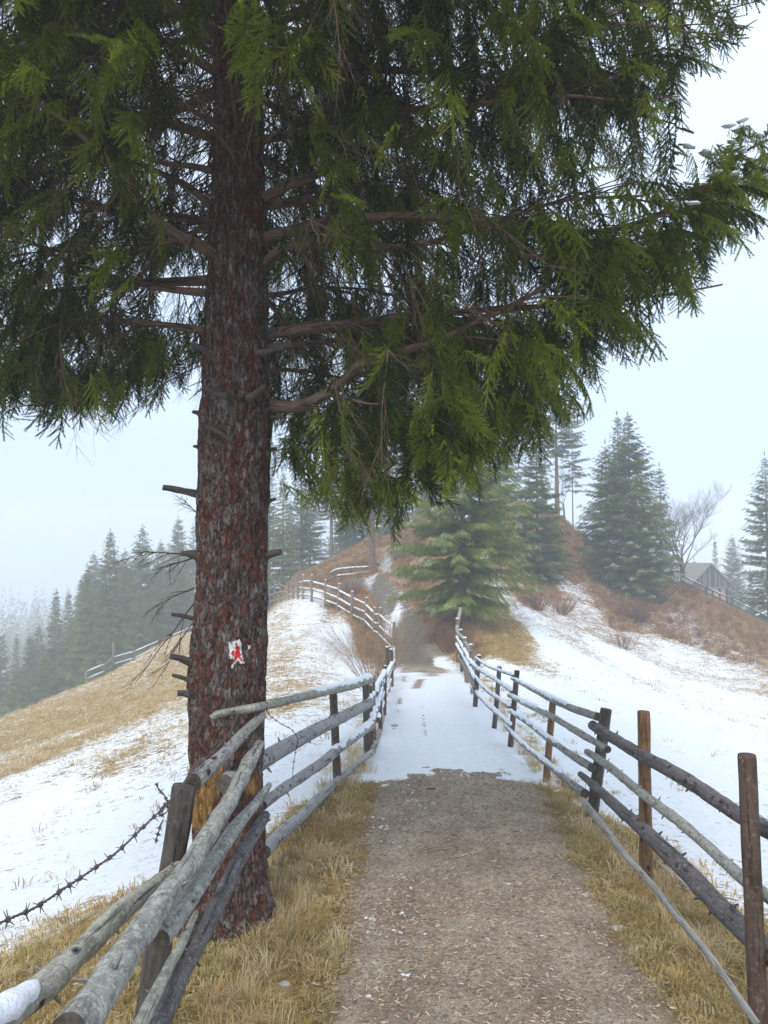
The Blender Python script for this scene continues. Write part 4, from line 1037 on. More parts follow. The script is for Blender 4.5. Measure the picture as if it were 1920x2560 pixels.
# pixels of the mark in the full photograph
def c3(x, y): return (440 + x * .226, 1500 + y * .226)
white = [c3(*q) for q in ((575, 470), (640, 450), (700, 430), (722, 480), (716, 560), (735, 620), (748, 690), (735, 715), (705, 700), (690, 680), (660, 690), (640, 720), (610, 760), (600, 745), (625, 710), (640, 680), (620, 640), (590, 655), (580, 620), (590, 560), (580, 520))]
def t_white(x, y):
    n = vnoise(np.array([[x * .35, y * .3, 1.0]]), 4)[0]
    return in1(x + n * 2.2, y + n * 2.2, white) and n < .5 or in1(x, y, [c3(*q) for q in ((785, 500), (812, 500), (815, 540), (790, 545))])
paint('white_blaze', t_white, 566, 628, 1594, 1675, 1.0, .0035, M['paint_w'])
polys = [[(655, 515), (675, 505), (695, 515), (697, 535), (688, 552), (700, 565), (705, 590), (700, 625), (720, 650), (735, 675), (722, 685), (698, 650), (682, 628), (665, 650), (648, 680), (625, 700), (618, 695), (640, 655), (655, 620), (650, 590), (655, 560), (668, 550), (657, 538)],
         [(620, 560), (640, 552), (646, 575), (642, 610), (622, 615), (613, 590)], [(700, 590), (712, 600), (706, 612), (695, 605)]]
polys = [[c3(*q) for q in p] for p in polys]
def t_red(x, y): return any(in1(x, y, p) for p in polys)
paint('red_walker', t_red, 576, 608, 1610, 1662, .6, .0065, M['paint_r'])

# snapped stubs on the trunk
def on_trunk(px, py):
    return np.array(to_trunk(px, py, -.02))
for (x0, y0, x1, y1, w0, dy) in ((498, 1238, 407, 1219, 20, .0), (488, 1388, 452, 1384, 20, -.03), (498, 1550, 428, 1536, 13, .0), (474, 1654, 425, 1640, 20, -.03), (478, 1703, 430, 1688, 11, 0), (482, 1738, 444, 1733, 20, -.03),
                                 (664, 1392, 702, 1380, 20, 0), (668, 1255, 688, 1248, 12, 0), (672, 1128, 690, 1122, 12, 0), (676, 1046, 712, 1042, 12, 0), (500, 1035, 482, 1030, 12, 0), (498, 1120, 484, 1116, 10, 0),
                                 (545, 985, 505, 970, 16, -.12), (520, 880, 480, 860, 16, -.1), (664, 880, 712, 872, 14, -.1), (670, 830, 695, 822, 12, 0), (640, 985, 665, 965, 18, -.14), (560, 1090, 512, 1062, 13, -.13), (585, 1400, 560, 1378, 18, -.08)):
    Ys = TY + dy - (.02 if dy == 0 else .06)
    a, b = P(x0, y0, Ys), P(x1, y1, Ys - .03); r = w0 * TY / 1920 / 2
    d = (b - a) / np.linalg.norm(b - a)
    mb = MB(); mb.add(*tube([a - d * .05, a, (a + b) / 2 + [0, 0, .004], b], [r * 1.5, r * 1.1, r * .85, r * .7], 9, .2, seed(), True, .015, fr=40)); mb.build('branch_stub', M['post_dark'], spruce)
# bare dead twigs left of the trunk
def twigs(mb, a, d, L_, r, depth, rr, sag=.25):
    pts = [np.array(a)]; dd = np.array(d, float); dd /= np.linalg.norm(dd); n = 5
    for i in range(n):
        dd = dd + np.array([rr.uniform(-.12, .12), rr.uniform(-.12, .12), -sag * .2 + rr.uniform(-.08, .08)]); dd /= np.linalg.norm(dd)
        pts.append(pts[-1] + dd * L_ / n)
    mb.add(*tube(pts, np.linspace(r, r * .35, n + 1), 4, cap=False))
    if depth:
        for k in range(rr.randint(4, 7) if depth > 1 else rr.randint(3, 5)):
            i = rr.randrange(1, n); sd_ = np.array([rr.uniform(-1, 1), rr.uniform(-1, 1), rr.uniform(-.9, .5)])
            twigs(mb, pts[i], dd * 1.1 + sd_ * .8, L_ * rr.uniform(.3, .55), r * .5, depth - 1, rr, sag)
rr = random.Random(5); mb = MB()
for (x0, y0, x1, y1, Lk) in ((492, 1500, 335, 1690, 1), (488, 1390, 330, 1365, 1), (486, 1470, 400, 1500, .7), (498, 1290, 450, 1240, .7), (480, 1560, 400, 1660, .8), (486, 1395, 380, 1420, .7)):
    a, b = P(x0, y0, TY - .02), P(x1, y1, TY - .25); twigs(mb, a, b - a, np.linalg.norm(b - a) * 1.05, .0045, 2, rr, .15)
dt = mb.build('dead_twigs', M['twig'], spruce); dt['kind'] = 'stuff'

# ---- needle sprays
def shoot(V, F, Tp, a, d, L_, nl, rr, dens=1.0, w0=.0050):
    """a needle-clad shoot from a along d"""
    d = np.array(d) / np.linalg.norm(d); ref = np.array([0, 0, 1.0]) if abs(d[2]) < .9 else np.array([1.0, 0, 0])
    u = np.cross(d, ref); u /= np.linalg.norm(u); v_ = np.cross(d, u)
    m = max(3, int(L_ / .0075 * dens)); i0 = len(V)
    e = a + d * L_
    V += [a + u * .0014, a - u * .0014, e]; Tp += [0, 0, 1]; F.append((i0, i0 + 1, i0 + 2))
    for k in range(m):
        t = (k + rr.random() * .5) / m; c = a + d * L_ * t
        for q in range(4):
            an = q * 1.571 + k * .9 + rr.uniform(-.3, .3); o = u * math.cos(an) + v_ * math.sin(an)
            tip = c + o * nl * .85 * (1 - .35 * t) + d * nl * .7
            sd_ = np.cross(o, d) * w0 * .5; i = len(V)
            V += [c - sd_, c + sd_, tip]; Tp += [t] * 3; F.append((i, i + 1, i + 2))
def make_spray(name, seed_, L_=.42, nside=9, mat=None, dens=.62, droop=.5):
    rr = random.Random(seed_); V = []; F = []; Tp = []
    ax = [np.zeros(3)]; d = np.array([1, 0, 0.0]); n = 8
    for i in range(n):
        d = d + np.array([0, rr.uniform(-.08, .08), rr.uniform(-.06, .04)]); d /= np.linalg.norm(d); ax.append(ax[-1] + d * L_ / n)
    ax = np.array(ax)
    for i in range(n):
        j = len(V); V += [ax[i] + [0, .0022, 0], ax[i] - [0, .0022, 0], ax[i + 1] - [0, .0018, 0], ax[i + 1] + [0, .0018, 0]]; Tp += [0] * 4; F.append((j, j + 1, j + 2, j + 3))
        if i > 1: shoot(V, F, Tp, ax[i], ax[i + 1] - ax[i], L_ / n, .015, rr, dens)
    shoot(V, F, Tp, ax[-1], ax[-1] - ax[-2], .06, .015, rr, dens)
    for k in range(nside):
        for s in (1, -1):
            t = (k + rr.uniform(.1, .9)) / nside; i = min(n - 1, int(t * n)); c = ax[i]
            dd = np.array([1.0, s * rr.uniform(.35, .85), rr.uniform(-.3, .2) - droop * .3]); dd /= np.linalg.norm(dd)
            l2 = L_ * (.34 * (1 - t) + .13) * rr.uniform(.7, 1.2)
            shoot(V, F, Tp, c, dd, l2, .015, rr, dens)
            if l2 > .09:
                for q in range(2):
                    tt = rr.uniform(.3, .7); c2 = c + dd * l2 * tt; s2 = 1 if q else -1
                    d2 = dd + np.array([.3, s2 * .8, rr.uniform(-.3, .1)]); shoot(V, F, Tp, c2, d2, l2 * .45, .014, rr, dens)
    return src(name, V, F, mat, {'tip': Tp})
def make_fingers(name, seed_, L_=.34, mat=None):
    rr = random.Random(seed_); V = []; F = []; Tp = []
    ax = [np.zeros(3)]; d = np.array([1, 0, 0.1]); d /= np.linalg.norm(d); n = 9
    for i in range(n):
        d = d + np.array([0, rr.uniform(-.06, .06), -.09 + rr.uniform(-.03, .03)]); d /= np.linalg.norm(d); ax.append(ax[-1] + d * L_ / n)
    for i in range(n):
        j = len(V); V += [ax[i] + [0, .0025, 0], ax[i] - [0, .0025, 0], ax[i + 1] - [0, .002, 0], ax[i + 1] + [0, .002, 0]]; Tp += [0] * 4; F.append((j, j + 1, j + 2, j + 3))
        if i: shoot(V, F, Tp, ax[i], ax[i + 1] - ax[i], L_ / n, .0125, rr, 1.05, .0062)
        for s in (1, -1):
            l2 = rr.uniform(.05, .15) * (1 - .4 * i / n) + .02
            dd = np.array([rr.uniform(.25, .7), s * rr.uniform(.15, .75), -rr.uniform(.35, 1.0)])
            shoot(V, F, Tp, ax[i] + (ax[i + 1] - ax[i]) * rr.random(), dd, l2, .0125, rr, 1.05, .0062)
            if l2 > .10:
                d2 = dd + np.array([rr.uniform(-.2, .5), s * rr.uniform(.3, .8), rr.uniform(-.2, .2)])
                shoot(V, F, Tp, ax[i] + dd / np.linalg.norm(dd) * l2 * .35, d2, l2 * .5, .012, rr, 1.05, .0062)
    shoot(V, F, Tp, ax[-1], d, .06, .0125, rr, 1.05, .0062)
    return src(name, V, F, mat, {'tip': Tp})
sprA = [make_fingers('needle_spray', s, mat=M['needle']) for s in (1, 2, 3)] + [make_spray('needle_spray', 4, L_=.36, nside=8, mat=M['needle'])]
def make_bare(name, seed_, mat):
    rr = random.Random(seed_); mb = MB()
    twigs(mb, (0, 0, 0), (1, 0, 0), .42, .0028, 2, rr, .05)
    V = np.concatenate(mb.V); return src(name, V, mb.F, mat, {'tip': np.zeros(len(V))})
sprB = [make_bare('bare_spray', s, M['twig']) for s in (1, 2, 3)]

D = 1920 / 1659.0
foliage = [(x * D, y * D) for x, y in ((-400, -900), (2100, -900), (1720, -60), (1650, 50), (1625, 85), (1560, 120), (1530, 110), (1500, 150), (1478, 195), (1476, 262), (1440, 312), (1370, 335), (1370, 365), (1440, 400), (1500, 385), (1550, 330), (1585, 285), (1650, 268), (1720, 300), (1720, 470), (1640, 450), (1632, 500), (1560, 580), (1578, 635), (1500, 650), (1440, 700), (1372, 722), (1440, 778), (1370, 800), (1345, 850), (1300, 892), (1262, 905), (1200, 955), (1196, 985), (1165, 1012), (1120, 1005), (1085, 1070), (1040, 1105), (950, 1118), (880, 1110), (815, 1165), (770, 1190), (712, 1162), (700, 1110), (650, 1085), (612, 1050), (600, 985), (590, 900), (435, 860), (385, 872), (345, 850), (300, 885), (312, 945), (255, 925), (205, 925), (158, 955), (112, 945), (80, 900), (0, 905), (-400, 950))]
holes = [((430, 70), 34, 40, .9), ((100, 110), 36, 14, .4), ((440, 320), 40, 45, .7), ((430, 440), 34, 42, .9), ((440, 545), 55, 34, .8), ((90, 520), 85, 36, .7), ((300, 455), 40, 26, .6), ((600, 255), 26, 42, .8), ((640, 430), 62, 22, .7), ((600, 560), 22, 40, .6), ((1000, 505), 50, 26, .7), ((1050, 560), 70, 22, .5), ((730, 560), 60, 22, .5), ((745, 790), 60, 45, .75), ((850, 560), 60, 24, .55), ((920, 490), 60, 20, .5), ((1150, 480), 30, 26, .5),
         ((200, 830), 52, 40, .8), ((130, 830), 30, 40, .6), ((385, 790), 36, 42, .85), ((620, 860), 26, 60, .8), ((660, 930), 50, 50, .6), ((1400, 260), 40, 36, .5), ((1390, 480), 40, 40, .35), ((1140, 660), 90, 20, .4), ((1020, 750), 60, 18, .5), ((880, 800), 30, 26, .5), ((1340, 250), 26, 40, .4), ((60, 640), 60, 40, .35), ((30, 800), 30, 30, .4), ((250, 600), 60, 16, .5), ((810, 640), 60, 20, .5), ((970, 640), 80, 20, .5)]
def foliage_ok(px, py, Y, rnd, hole=True):
    """does a spray here keep to the open outline of the crown"""
    if np.isnan(px) or Y < .6: return True
    if px < -350 or px > 2300 or py < -850: return True
    n = _hash(int(px // 14), int(py // 14), 3, 5)
    if not in1(px + (n - .5) * 26, py + (n - .5) * 20, foliage): return False
    if Y < TY - .1 and 500 < px < 690 and py > 640 - (n * 60): return False
    if Y < TY - .1 and 520 < px < 670 and py > 300 and rnd.random() < .5: return False
    if hole:
        for (c, rx, ry, p) in (() if px > 1560 else holes):
            q = ((px / D - c[0]) / rx) ** 2 + ((py / D - c[1]) / ry) ** 2
            if q < 1.25 and rnd.random() < p: return False
    return True
rl = random.Random(11)
limbs = []
strict = set()
def limb_px(pts, r0, r1, **k):
    limbs.append((np.array([P(*q) for q in pts]), r0, r1, k))
limb_px([(672, 1018, 4.30), (755, 1014, 4.22), (815, 984, 4.15), (869, 941, 4.1), (912, 903, 4.05), (988, 881, 4.0), (1086, 854, 3.95), (1194, 805, 3.9), (1330, 735, 3.85), (1480, 640, 3.85), (1620, 550, 3.9), (1790, 440, 4.0)], .040, .008)
limb_px([(869, 941, 4.1), (980, 932, 4.3), (1086, 945, 4.5), (1200, 975, 4.7), (1300, 1010, 4.8)], .018, .006)
limb_px([(912, 903, 4.05), (960, 850, 4.3), (1050, 820, 4.6), (1200, 800, 4.9), (1400, 830, 5.1)], .016, .006)
limb_px([(640, 680, 4.30), (694, 631, 4.25), (735, 613, 4.2), (860, 600, 4.15), (960, 618, 4.1), (1060, 610, 4.05), (1170, 575, 4.0), (1260, 545, 4.0), (1420, 500, 4.0), (1600, 500, 4.1), (1780, 560, 4.3)], .036, .007)
limb_px([(640, 505, 4.30), (718, 463, 4.25), (770, 446, 4.2), (900, 380, 4.1), (1081, 330, 4.0), (1249, 220, 3.95), (1388, 98, 3.95), (1520, 30, 4.0), (1700, 10, 4.1), (1860, 70, 4.3)], .034, .008)
limb_px([(640, 600, 4.30), (800, 560, 4.2), (1000, 540, 4.1), (1250, 560, 4.0), (1480, 580, 3.95), (1640, 540, 3.95), (1740, 480, 3.95), (1830, 400, 3.95), (1930, 345, 3.95), (2050, 310, 3.95)], .034, .008, keep=1)
limb_px([(1740, 480, 3.95), (1800, 490, 3.9), (1870, 500, 3.85), (1960, 520, 3.8)], .010, .005, keep=1)
limb_px([(1480, 580, 3.95), (1600, 570, 3.9), (1720, 560, 3.85), (1840, 590, 3.85)], .012, .005, keep=1)
limb_px([(1300, 640, 3.9), (1450, 640, 3.85), (1600, 660, 3.8), (1760, 700, 3.8)], .012, .005)
limb_px([(1200, 260, 3.9), (1400, 240, 3.9), (1560, 250, 3.9), (1700, 240, 3.9)], .014, .005, keep=1)
limb_px([(1350, 120, 3.9), (1550, 60, 3.9), (1720, 80, 3.9), (1860, 90, 3.9)], .014, .005, keep=1)
limb_px([(560, 650, 4.25), (498, 613, 4.1), (457, 596, 4.0), (405, 560, 3.9), (347, 503, 3.8), (312, 440, 3.7), (255, 388, 3.6), (174, 312, 3.5), (80, 250, 3.4), (-60, 200, 3.3)], .040, .010)
limb_px([(540, 735, 4.30), (405, 720, 4.4), (272, 689, 4.4), (145, 642, 4.4), (58, 596, 4.3), (-60, 560, 4.2), (-200, 600, 4.2)], .026, .006)
limb_px([(457, 596, 4.0), (405, 608, 4.3), (289, 637, 4.5), (116, 619, 4.5), (0, 570, 4.4), (-140, 540, 4.4)], .020, .006)
limb_px([(545, 530, 4.30), (480, 474, 4.4), (417, 440, 4.5), (300, 400, 4.8), (150, 420, 5.0), (0, 480, 5.1)], .030, .008)
limb_px([(560, 560, 4.40), (420, 540, 4.7), (300, 530, 4.8), (150, 490, 4.9), (30, 470, 4.9), (-100, 470, 4.9)], .030, .008)
limb_px([(540, 90, 4.30), (440, 40, 4.2), (370, 30, 4.1), (250, -20, 4.0), (100, -60, 3.9)], .030, .008)
limb_px([(545, 430, 4.30), (480, 415, 4.3), (380, 400, 4.3), (240, 330, 4.2), (80, 260, 4.2), (-80, 280, 4.2)], .022, .006)
limb_px([(640, 740, 4.35), (700, 735, 4.7), (800, 720, 5.1), (950, 730, 5.5), (1100, 790, 5.8)], .020, .006)
limb_px([(660, 930, 4.35), (720, 925, 4.6), (830, 940, 4.9), (930, 990, 5.1), (1050, 1080, 5.2)], .018, .005)
limb_px([(660, 870, 4.30), (740, 862, 4.4), (860, 850, 4.7), (1000, 860, 5.1), (1200, 900, 5.4), (1350, 960, 5.6)], .022, .006)
limb_px([(815, 984, 4.15), (880, 1000, 4.0), (950, 1010, 3.85), (1060, 980, 3.75), (1100, 1010, 3.7)], .010, .004)
zt = 1.25
i = 0
while zt < 9.6:
    nb = rl.choice((5, 6, 6, 7)); a0 = rl.uniform(0, 6.28)
    for b_ in range(nb):
        az = a0 + b_ * 6.283 / nb + rl.uniform(-.25, .25); toward = -math.sin(az)        # 1 = towards the camera
        Lm = (3.2 - .12 * max(0, zt - 3)) * rl.uniform(.75, 1.1)
        if toward > .3:
            Lm *= 1 - .42 * toward
            if zt < 2.0: continue
        if zt < 1.6 and toward > 0: continue
        c = trunk_c(np.array([zt]))[0]; d = np.array([math.cos(az), math.sin(az), rl.uniform(.1, .45)]); pts = [c]
        n = 8; dz = rl.uniform(-.10, .0)
        for k in range(n):
            d = d + np.array([rl.uniform(-.07, .07), rl.uniform(-.07, .07), dz + (.09 if k > 4 else 0)]); d /= np.linalg.norm(d)
            pts.append(pts[-1] + d * Lm / n)
        limbs.append((np.array(pts), .030 * Lm / 3, .006, {}))
        i += 1
    zt += rl.uniform(.28, .40)
posA, rotA, sclA, idA, tA = [], [], [], [], []
posB, rotB, sclB, idB = [], [], [], []
def in_out(ps):
    a, b = proj(np.array(ps)); return all(foliage_ok(float(x), float(y), q[1], rl, False) for x, y, q in zip(a, b, ps))
tw = MB()
for (pts, r0, r1, kw) in limbs:
    nlong = len(pts); cp, cr_ = catmull(pts, np.linspace(r0, r1, nlong), .06)
    pxl, pyl = proj(cp)
    # a bough the outline would not hold is cut back to where it leaves it
    okl = [foliage_ok(a, b, c[1], rl, False) for a, b, c in zip(pxl, pyl, cp)]
    cut = len(cp)
    for k in range(6, len(cp)):
        if not okl[k] and cp[k][1] > .6 and not kw.get('keep'): cut = k; break
    if cut < 14: continue
    cp, cr_ = cp[:cut], cr_[:cut] * np.linspace(1, .55, cut)
    V, F, L = tube(cp, cr_, 7, .12, seed(), False)
    mb = MB(); mb.add(V, F, L); mb.build('branch', M['limb'], spruce)
    T, A, B = frames(cp); n = len(cp); s_tot = n * .06
    up = np.array([0, 0, 1.0])
    k = 4
    while k < n:
        t = k / (n - 1); side = np.cross(T[k], up); side /= np.linalg.norm(side) + 1e-9
        for s in (1, -1):
            if rl.random() < .12: continue
            L2 = min(1.0, .18 + (1 - t) * 1.0) * rl.uniform(.55, 1.1) * min(1, s_tot / 2)
            d = T[k] * rl.uniform(.4, 1.0) + side * s * rl.uniform(.6, 1.0) + up * rl.uniform(-.25, .15)
            d /= np.linalg.norm(d); p = cp[k].copy(); pts2 = [p.copy()]; m = max(2, int(L2 / .11))
            green = rl.random() < (t - .12) * 2.4
            for j in range(m):
                d = d + np.array([rl.uniform(-.1, .1), rl.uniform(-.1, .1), -.10 + rl.uniform(-.05, .05)]); d /= np.linalg.norm(d)
                p = p + d * L2 / m; pts2.append(p.copy())
                # curtain of hanging branchlets
                for rep in range(1):
                    hd = d * rl.uniform(.3, .9) + np.array([rl.uniform(-.35, .35), rl.uniform(-.35, .35), -rl.uniform(.3, 1.1)])
                    g = green or rl.random() < .22 + (j / m) * .35
                    if g and rl.random() < (.52 if p[0] < -.8 else .28): continue
                    sc = rl.uniform(.55, 1.15) * (1 if g else 1.1)
                    tip = p + hd / np.linalg.norm(hd) * (.4 if g else .52) * sc
                    a1, b1 = proj(p); a2, b2 = proj(tip)
                    if not (foliage_ok(float(a1), float(b1), p[1], rl) and foliage_ok(float(a2), float(b2), tip[1], rl, False)): continue
                    if g:
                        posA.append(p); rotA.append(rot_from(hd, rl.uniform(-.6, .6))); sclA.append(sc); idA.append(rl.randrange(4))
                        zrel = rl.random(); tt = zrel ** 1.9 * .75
                        if rl.random() < .07 + (.10 if p[1] < 4.0 else 0): tt = rl.uniform(.6, 1.0)  # brighter tint, commoner on the near side, paints skylight into the needles
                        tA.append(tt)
                    else:
                        posB.append(p); rotB.append(rot_from(hd, rl.uniform(-1, 1))); sclB.append(sc * 1.2); idB.append(rl.randrange(3))
            a1, b1 = proj(pts2[-1])
            if foliage_ok(float(a1), float(b1), pts2[-1][1], rl) and in_out(pts2): tw.add(*tube(pts2, np.linspace(.006, .0025, len(pts2)), 3, cap=False))
            # the spray that ends the side branch
            tip = pts2[-1] + d * .35; a2, b2 = proj(tip)
            if (green or rl.random() < .5) and foliage_ok(float(a1), float(b1), p[1], rl) and foliage_ok(float(a2), float(b2), tip[1], rl, False):
                posA.append(pts2[-1]); rotA.append(rot_from(d + [0, 0, -.15], rl.uniform(-.4, .4))); sclA.append(rl.uniform(.7, 1.1)); idA.append(rl.randrange(4)); tA.append(rl.random() ** 2 * .6)
        k += 2 if t > .35 else 3
# named bright sprays hanging in front, fresh green and skylight both in the tint
for (px, py, Y, n_, sp_, sc) in ((1120, 990, 3.7, 26, 26, .75), (1110, 1060, 3.75, 22, 45, .75), (1060, 1080, 3.8, 20, 40, .7), (1180, 1080, 3.9, 18, 40, .7), (880, 1215, 4.0, 22, 36, .8), (850, 1260, 4.05, 18, 40, .7), (950, 1230, 4.1, 18, 46, .7), (1050, 1200, 4.2, 18, 60, .7), (1280, 870, 3.7, 16, 26, .8), (320, 690, 3.9, 12, 22, .7), (1400, 380, 3.7, 14, 30, .7), (830, 420, 3.6, 14, 28, .8), (1050, 100, 3.2, 14, 30, .8), (340, 130, 3.2, 14, 32, .8), (40, 200, 3.0, 12, 26, .8), (1340, 60, 3.3, 20, 40, .8), (960, 300, 3.5, 16, 40, .8), (650, 60, 3.2, 20, 45, .8), (780, 130, 3.2, 24, 50, .8), (1150, 570, 3.7, 10, 14, .7), (1000, 830, 3.8, 8, 12, .6), (1640, 640, 3.9, 14, 40, .7), (700, 1180, 4.3, 14, 40, .7), (1150, 1150, 4.0, 26, 45, .7), (1230, 1120, 4.0, 24, 45, .7), (1330, 1050, 4.0, 26, 50, .75), (1180, 1220, 4.1, 20, 45, .65), (1450, 980, 4.1, 22, 50, .7), (1790, 420, 3.95, 26, 40, .7), (1860, 380, 3.95, 26, 40, .7), (1840, 480, 3.95, 26, 45, .7), (1720, 520, 3.95, 22, 45, .75), (1760, 600, 3.95, 20, 45, .7), (1000, 1270, 4.2, 22, 50, .6), (1370, 1110, 4.1, 14, 25, .6), (760, 1220, 4.3, 12, 40, .7)):
    for _ in range(int(n_ * .6)):
        q = P(px + rl.gauss(0, sp_), py - 40 + rl.gauss(0, sp_ * .8), Y + rl.gauss(0, .12)); hd = np.array([rl.uniform(-.8, .8), rl.uniform(-.8, .2), -rl.uniform(.2, 1.0)])
        tip = q + hd / np.linalg.norm(hd) * .38 * sc; a2, b2 = proj(tip)
        if not foliage_ok(float(a2), float(b2), tip[1], rl, False): continue
        posA.append(q); rotA.append(rot_from(hd, rl.uniform(-1.5, 1.5))); sclA.append(sc * rl.uniform(.7, 1.1)); idA.append(rl.randrange(4)); tA.append(rl.uniform(.3, 1.0) if rl.random() < .7 else rl.uniform(0, .2))
for (px, py, Y, n_, sp_, sc) in ((30, 930, 4.3, 30, 40, .9), (110, 960, 4.4, 30, 40, .9), (180, 1000, 4.4, 30, 34, .9), (250, 980, 4.4, 26, 34, .85), (330, 990, 4.4, 14, 24, .7), (380, 930, 4.5, 22, 30, .8), (460, 900, 4.6, 16, 26, .7), (60, 820, 4.3, 30, 50, .9), (300, 880, 4.5, 30, 50, .9), (720, 1120, 4.5, 26, 40, .8), (800, 1180, 4.5, 26, 45, .8), (900, 1130, 4.5, 30, 60, .8), (1040, 1160, 4.4, 30, 60, .8), (860, 1290, 4.3, 16, 36, .7)):
    for _ in range(n_):
        q = P(px + rl.gauss(0, sp_), py - 60 + rl.gauss(0, sp_), Y + rl.gauss(0, .2)); hd = np.array([rl.uniform(-.5, .5), rl.uniform(-.6, .4), -rl.uniform(.5, 1.2)])
        tip = q + hd / np.linalg.norm(hd) * .36 * sc; a2, b2 = proj(tip)
        if not foliage_ok(float(a2), float(b2), tip[1], rl): continue
        posA.append(q); rotA.append(rot_from(hd, rl.uniform(-1.5, 1.5))); sclA.append(sc * rl.uniform(.7, 1.15)); idA.append(rl.randrange(4)); tA.append(rl.random() ** 1.7 * .7)
tt = tw.build('side_twigs', M['twig'], spruce); tt['kind'] = 'stuff'
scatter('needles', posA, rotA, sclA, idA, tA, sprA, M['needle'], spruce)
scatter('bare_twigs', posB, rotB, sclB, idB, np.zeros(len(posB)), sprB, M['twig'], spruce)
print('sprays', len(posA), len(posB), 'limbs', len(limbs))
# snow lying on the right hand tips
PA = np.array(posA); pa, pb = proj(PA)
cand = [k for k in range(len(PA)) if ((1700 < pa[k] < 1925 and 290 < pb[k] < 560) or (1600 < pa[k] < 1720 and 220 < pb[k] < 330)) and PA[k][1] < 4.6]
rl.shuffle(cand)
done = []
for k in cand:
    q = PA[k] + np.array([0, 0, .012])
    if any(np.linalg.norm(q - e) < .07 for e in done) or len(done) > 34: continue
    done.append(q); r = rl.uniform(.012, .027); V = []
    for i in range(7):
        th_ = i / 6 * math.pi
        for j in range(10):
            a = j / 10 * 6.283; V.append((math.cos(a) * math.sin(th_) * 1.7, math.sin(a) * math.sin(th_), math.cos(th_) * .42))
    V = np.array(V); V = V * (1 + .75 * fbm(V * 1.6 + k, 3, 5))[:, None] * r
    a = rl.uniform(-.6, .6); V = V @ np.array(Euler((0, rl.uniform(-.4, .3), a)).to_matrix()).T + q
    F = [(i * 10 + j, (i + 1) * 10 + j, (i + 1) * 10 + (j + 1) % 10, i * 10 + (j + 1) % 10) for i in range(6) for j in range(10)]
    mesh('snow_clump', V, F, M['snow'], spruce)

# ------------------------------------------------------------------ smaller spruces
def frond(name, seed_, mat, L_=.6, n=9, w_=.030):
    rr = random.Random(seed_); V = []; F = []; Tp = []
    def leaf(a, d, l, wd, t):
        d = np.array(d) / np.linalg.norm(d); u = np.cross(d, [0, 0, 1.0]); u /= np.linalg.norm(u) + 1e-9
        for q in (0, 1):
            v_ = u if q == 0 else np.cross(d, u); i = len(V)
            V.extend([a - v_ * wd * .35, a + d * l * .4 - v_ * wd * .5, a + d * l, a + d * l * .4 + v_ * wd * .5]); Tp.extend([t, t, 1, t]); F.append((i, i + 1, i + 2, i + 3))
    leaf(np.zeros(3), (1, 0, -.05), L_, w_, .2)
    for k in range(n):
        for s in (1, -1):
            t = (k + rr.uniform(.2, .8)) / n; a = np.array([t * L_ * .95, 0, -.05 * t * L_])
            l = L_ * (.5 * (1 - t) + .14) * rr.uniform(.7, 1.2); d = np.array([.8, s * rr.uniform(.7, 1.2), rr.uniform(-.9, .1)])
            leaf(a, d, l, w_, t)
            if l > .15:
                a2 = a + d / np.linalg.norm(d) * l * .5; leaf(a2, d + [0.3, s * -.5, -.6], l * .5, w_ * .8, t); leaf(a2, d + [0.4, s * .6, -.3], l * .45, w_ * .8, t)
    return src(name, V, F, mat, {'tip': Tp})
fr1 = [frond('frond', s, M['needle_mid']) for s in (1, 2, 3)]
fr2 = [frond('frond_fine', s, M['needle_mid'], .55, 9, .027) for s in (4, 5, 6)]
def crown_pts(H, Rm, z0, seed_, step=.24, whorl=.26, sc=.8, lean=0, sparse=0.0, hang=.0, shape=.8):
    rr = random.Random(seed_); po, ro, s_, id_, ti, sn = [], [], [], [], [], []
    z = z0
    while z < H - .1:
        t = (z - z0) / (H - z0); nb = rr.choice((5, 6, 7)); a0 = rr.uniform(0, 6.28)
        Lb = Rm * (1 - t) ** shape * (min(1, .6 + t * 3)) + .04
        for b_ in range(nb):
            if rr.random() < sparse: continue
            az = a0 + b_ * 6.283 / nb + rr.uniform(-.3, .3); L1 = Lb * rr.uniform(.65, 1.12)
            out_ = np.array([math.cos(az), math.sin(az), 0]); sd_ = np.array([-out_[1], out_[0], 0])
            pitch = .30 * t - .28 * (1 - t) + rr.uniform(-.1, .1) - hang * .3; m = max(1, int(L1 / step)); dark = rr.uniform(-.32, .34); zj = rr.uniform(-.13, .13)
            for j in range(m + 1):
                f = (j + .4) / (m + .4); f = .12 + f * .88
                p = out_ * L1 * f + np.array([0, 0, z + zj + L1 * (pitch * f + .22 * f * f)])
                for s in ((0,) if j == m else (1, -1)):
                    d = out_ * rr.uniform(.7, 1) + sd_ * s * rr.uniform(.5, 1.0) + np.array([0, 0, pitch * .6 - .12 - hang * rr.uniform(.2, .9)])
                    po.append(p + np.array([rr.uniform(-.04, .04)] * 3)); ro.append(rot_from(d, rr.uniform(-.35, .35))); s_.append(sc * rr.uniform(.65, 1.15) * (.32 + .68 * min(1, L1 / 1.1)) * (1 - .25 * f))
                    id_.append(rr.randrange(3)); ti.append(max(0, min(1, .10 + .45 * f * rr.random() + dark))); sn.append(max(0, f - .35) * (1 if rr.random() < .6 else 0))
        z += whorl * rr.uniform(.8, 1.2) * (1 - .4 * t)
    for k in range(3):
        po.append(np.array([0, 0, H - .35 * k])); ro.append(rot_from((.05, 0, 1), k)); s_.append(.55); id_.append(0); ti.append(.2); sn.append(0)
    return np.array(po), np.array(ro), np.array(s_), np.array(id_), np.array(ti), np.array(sn)
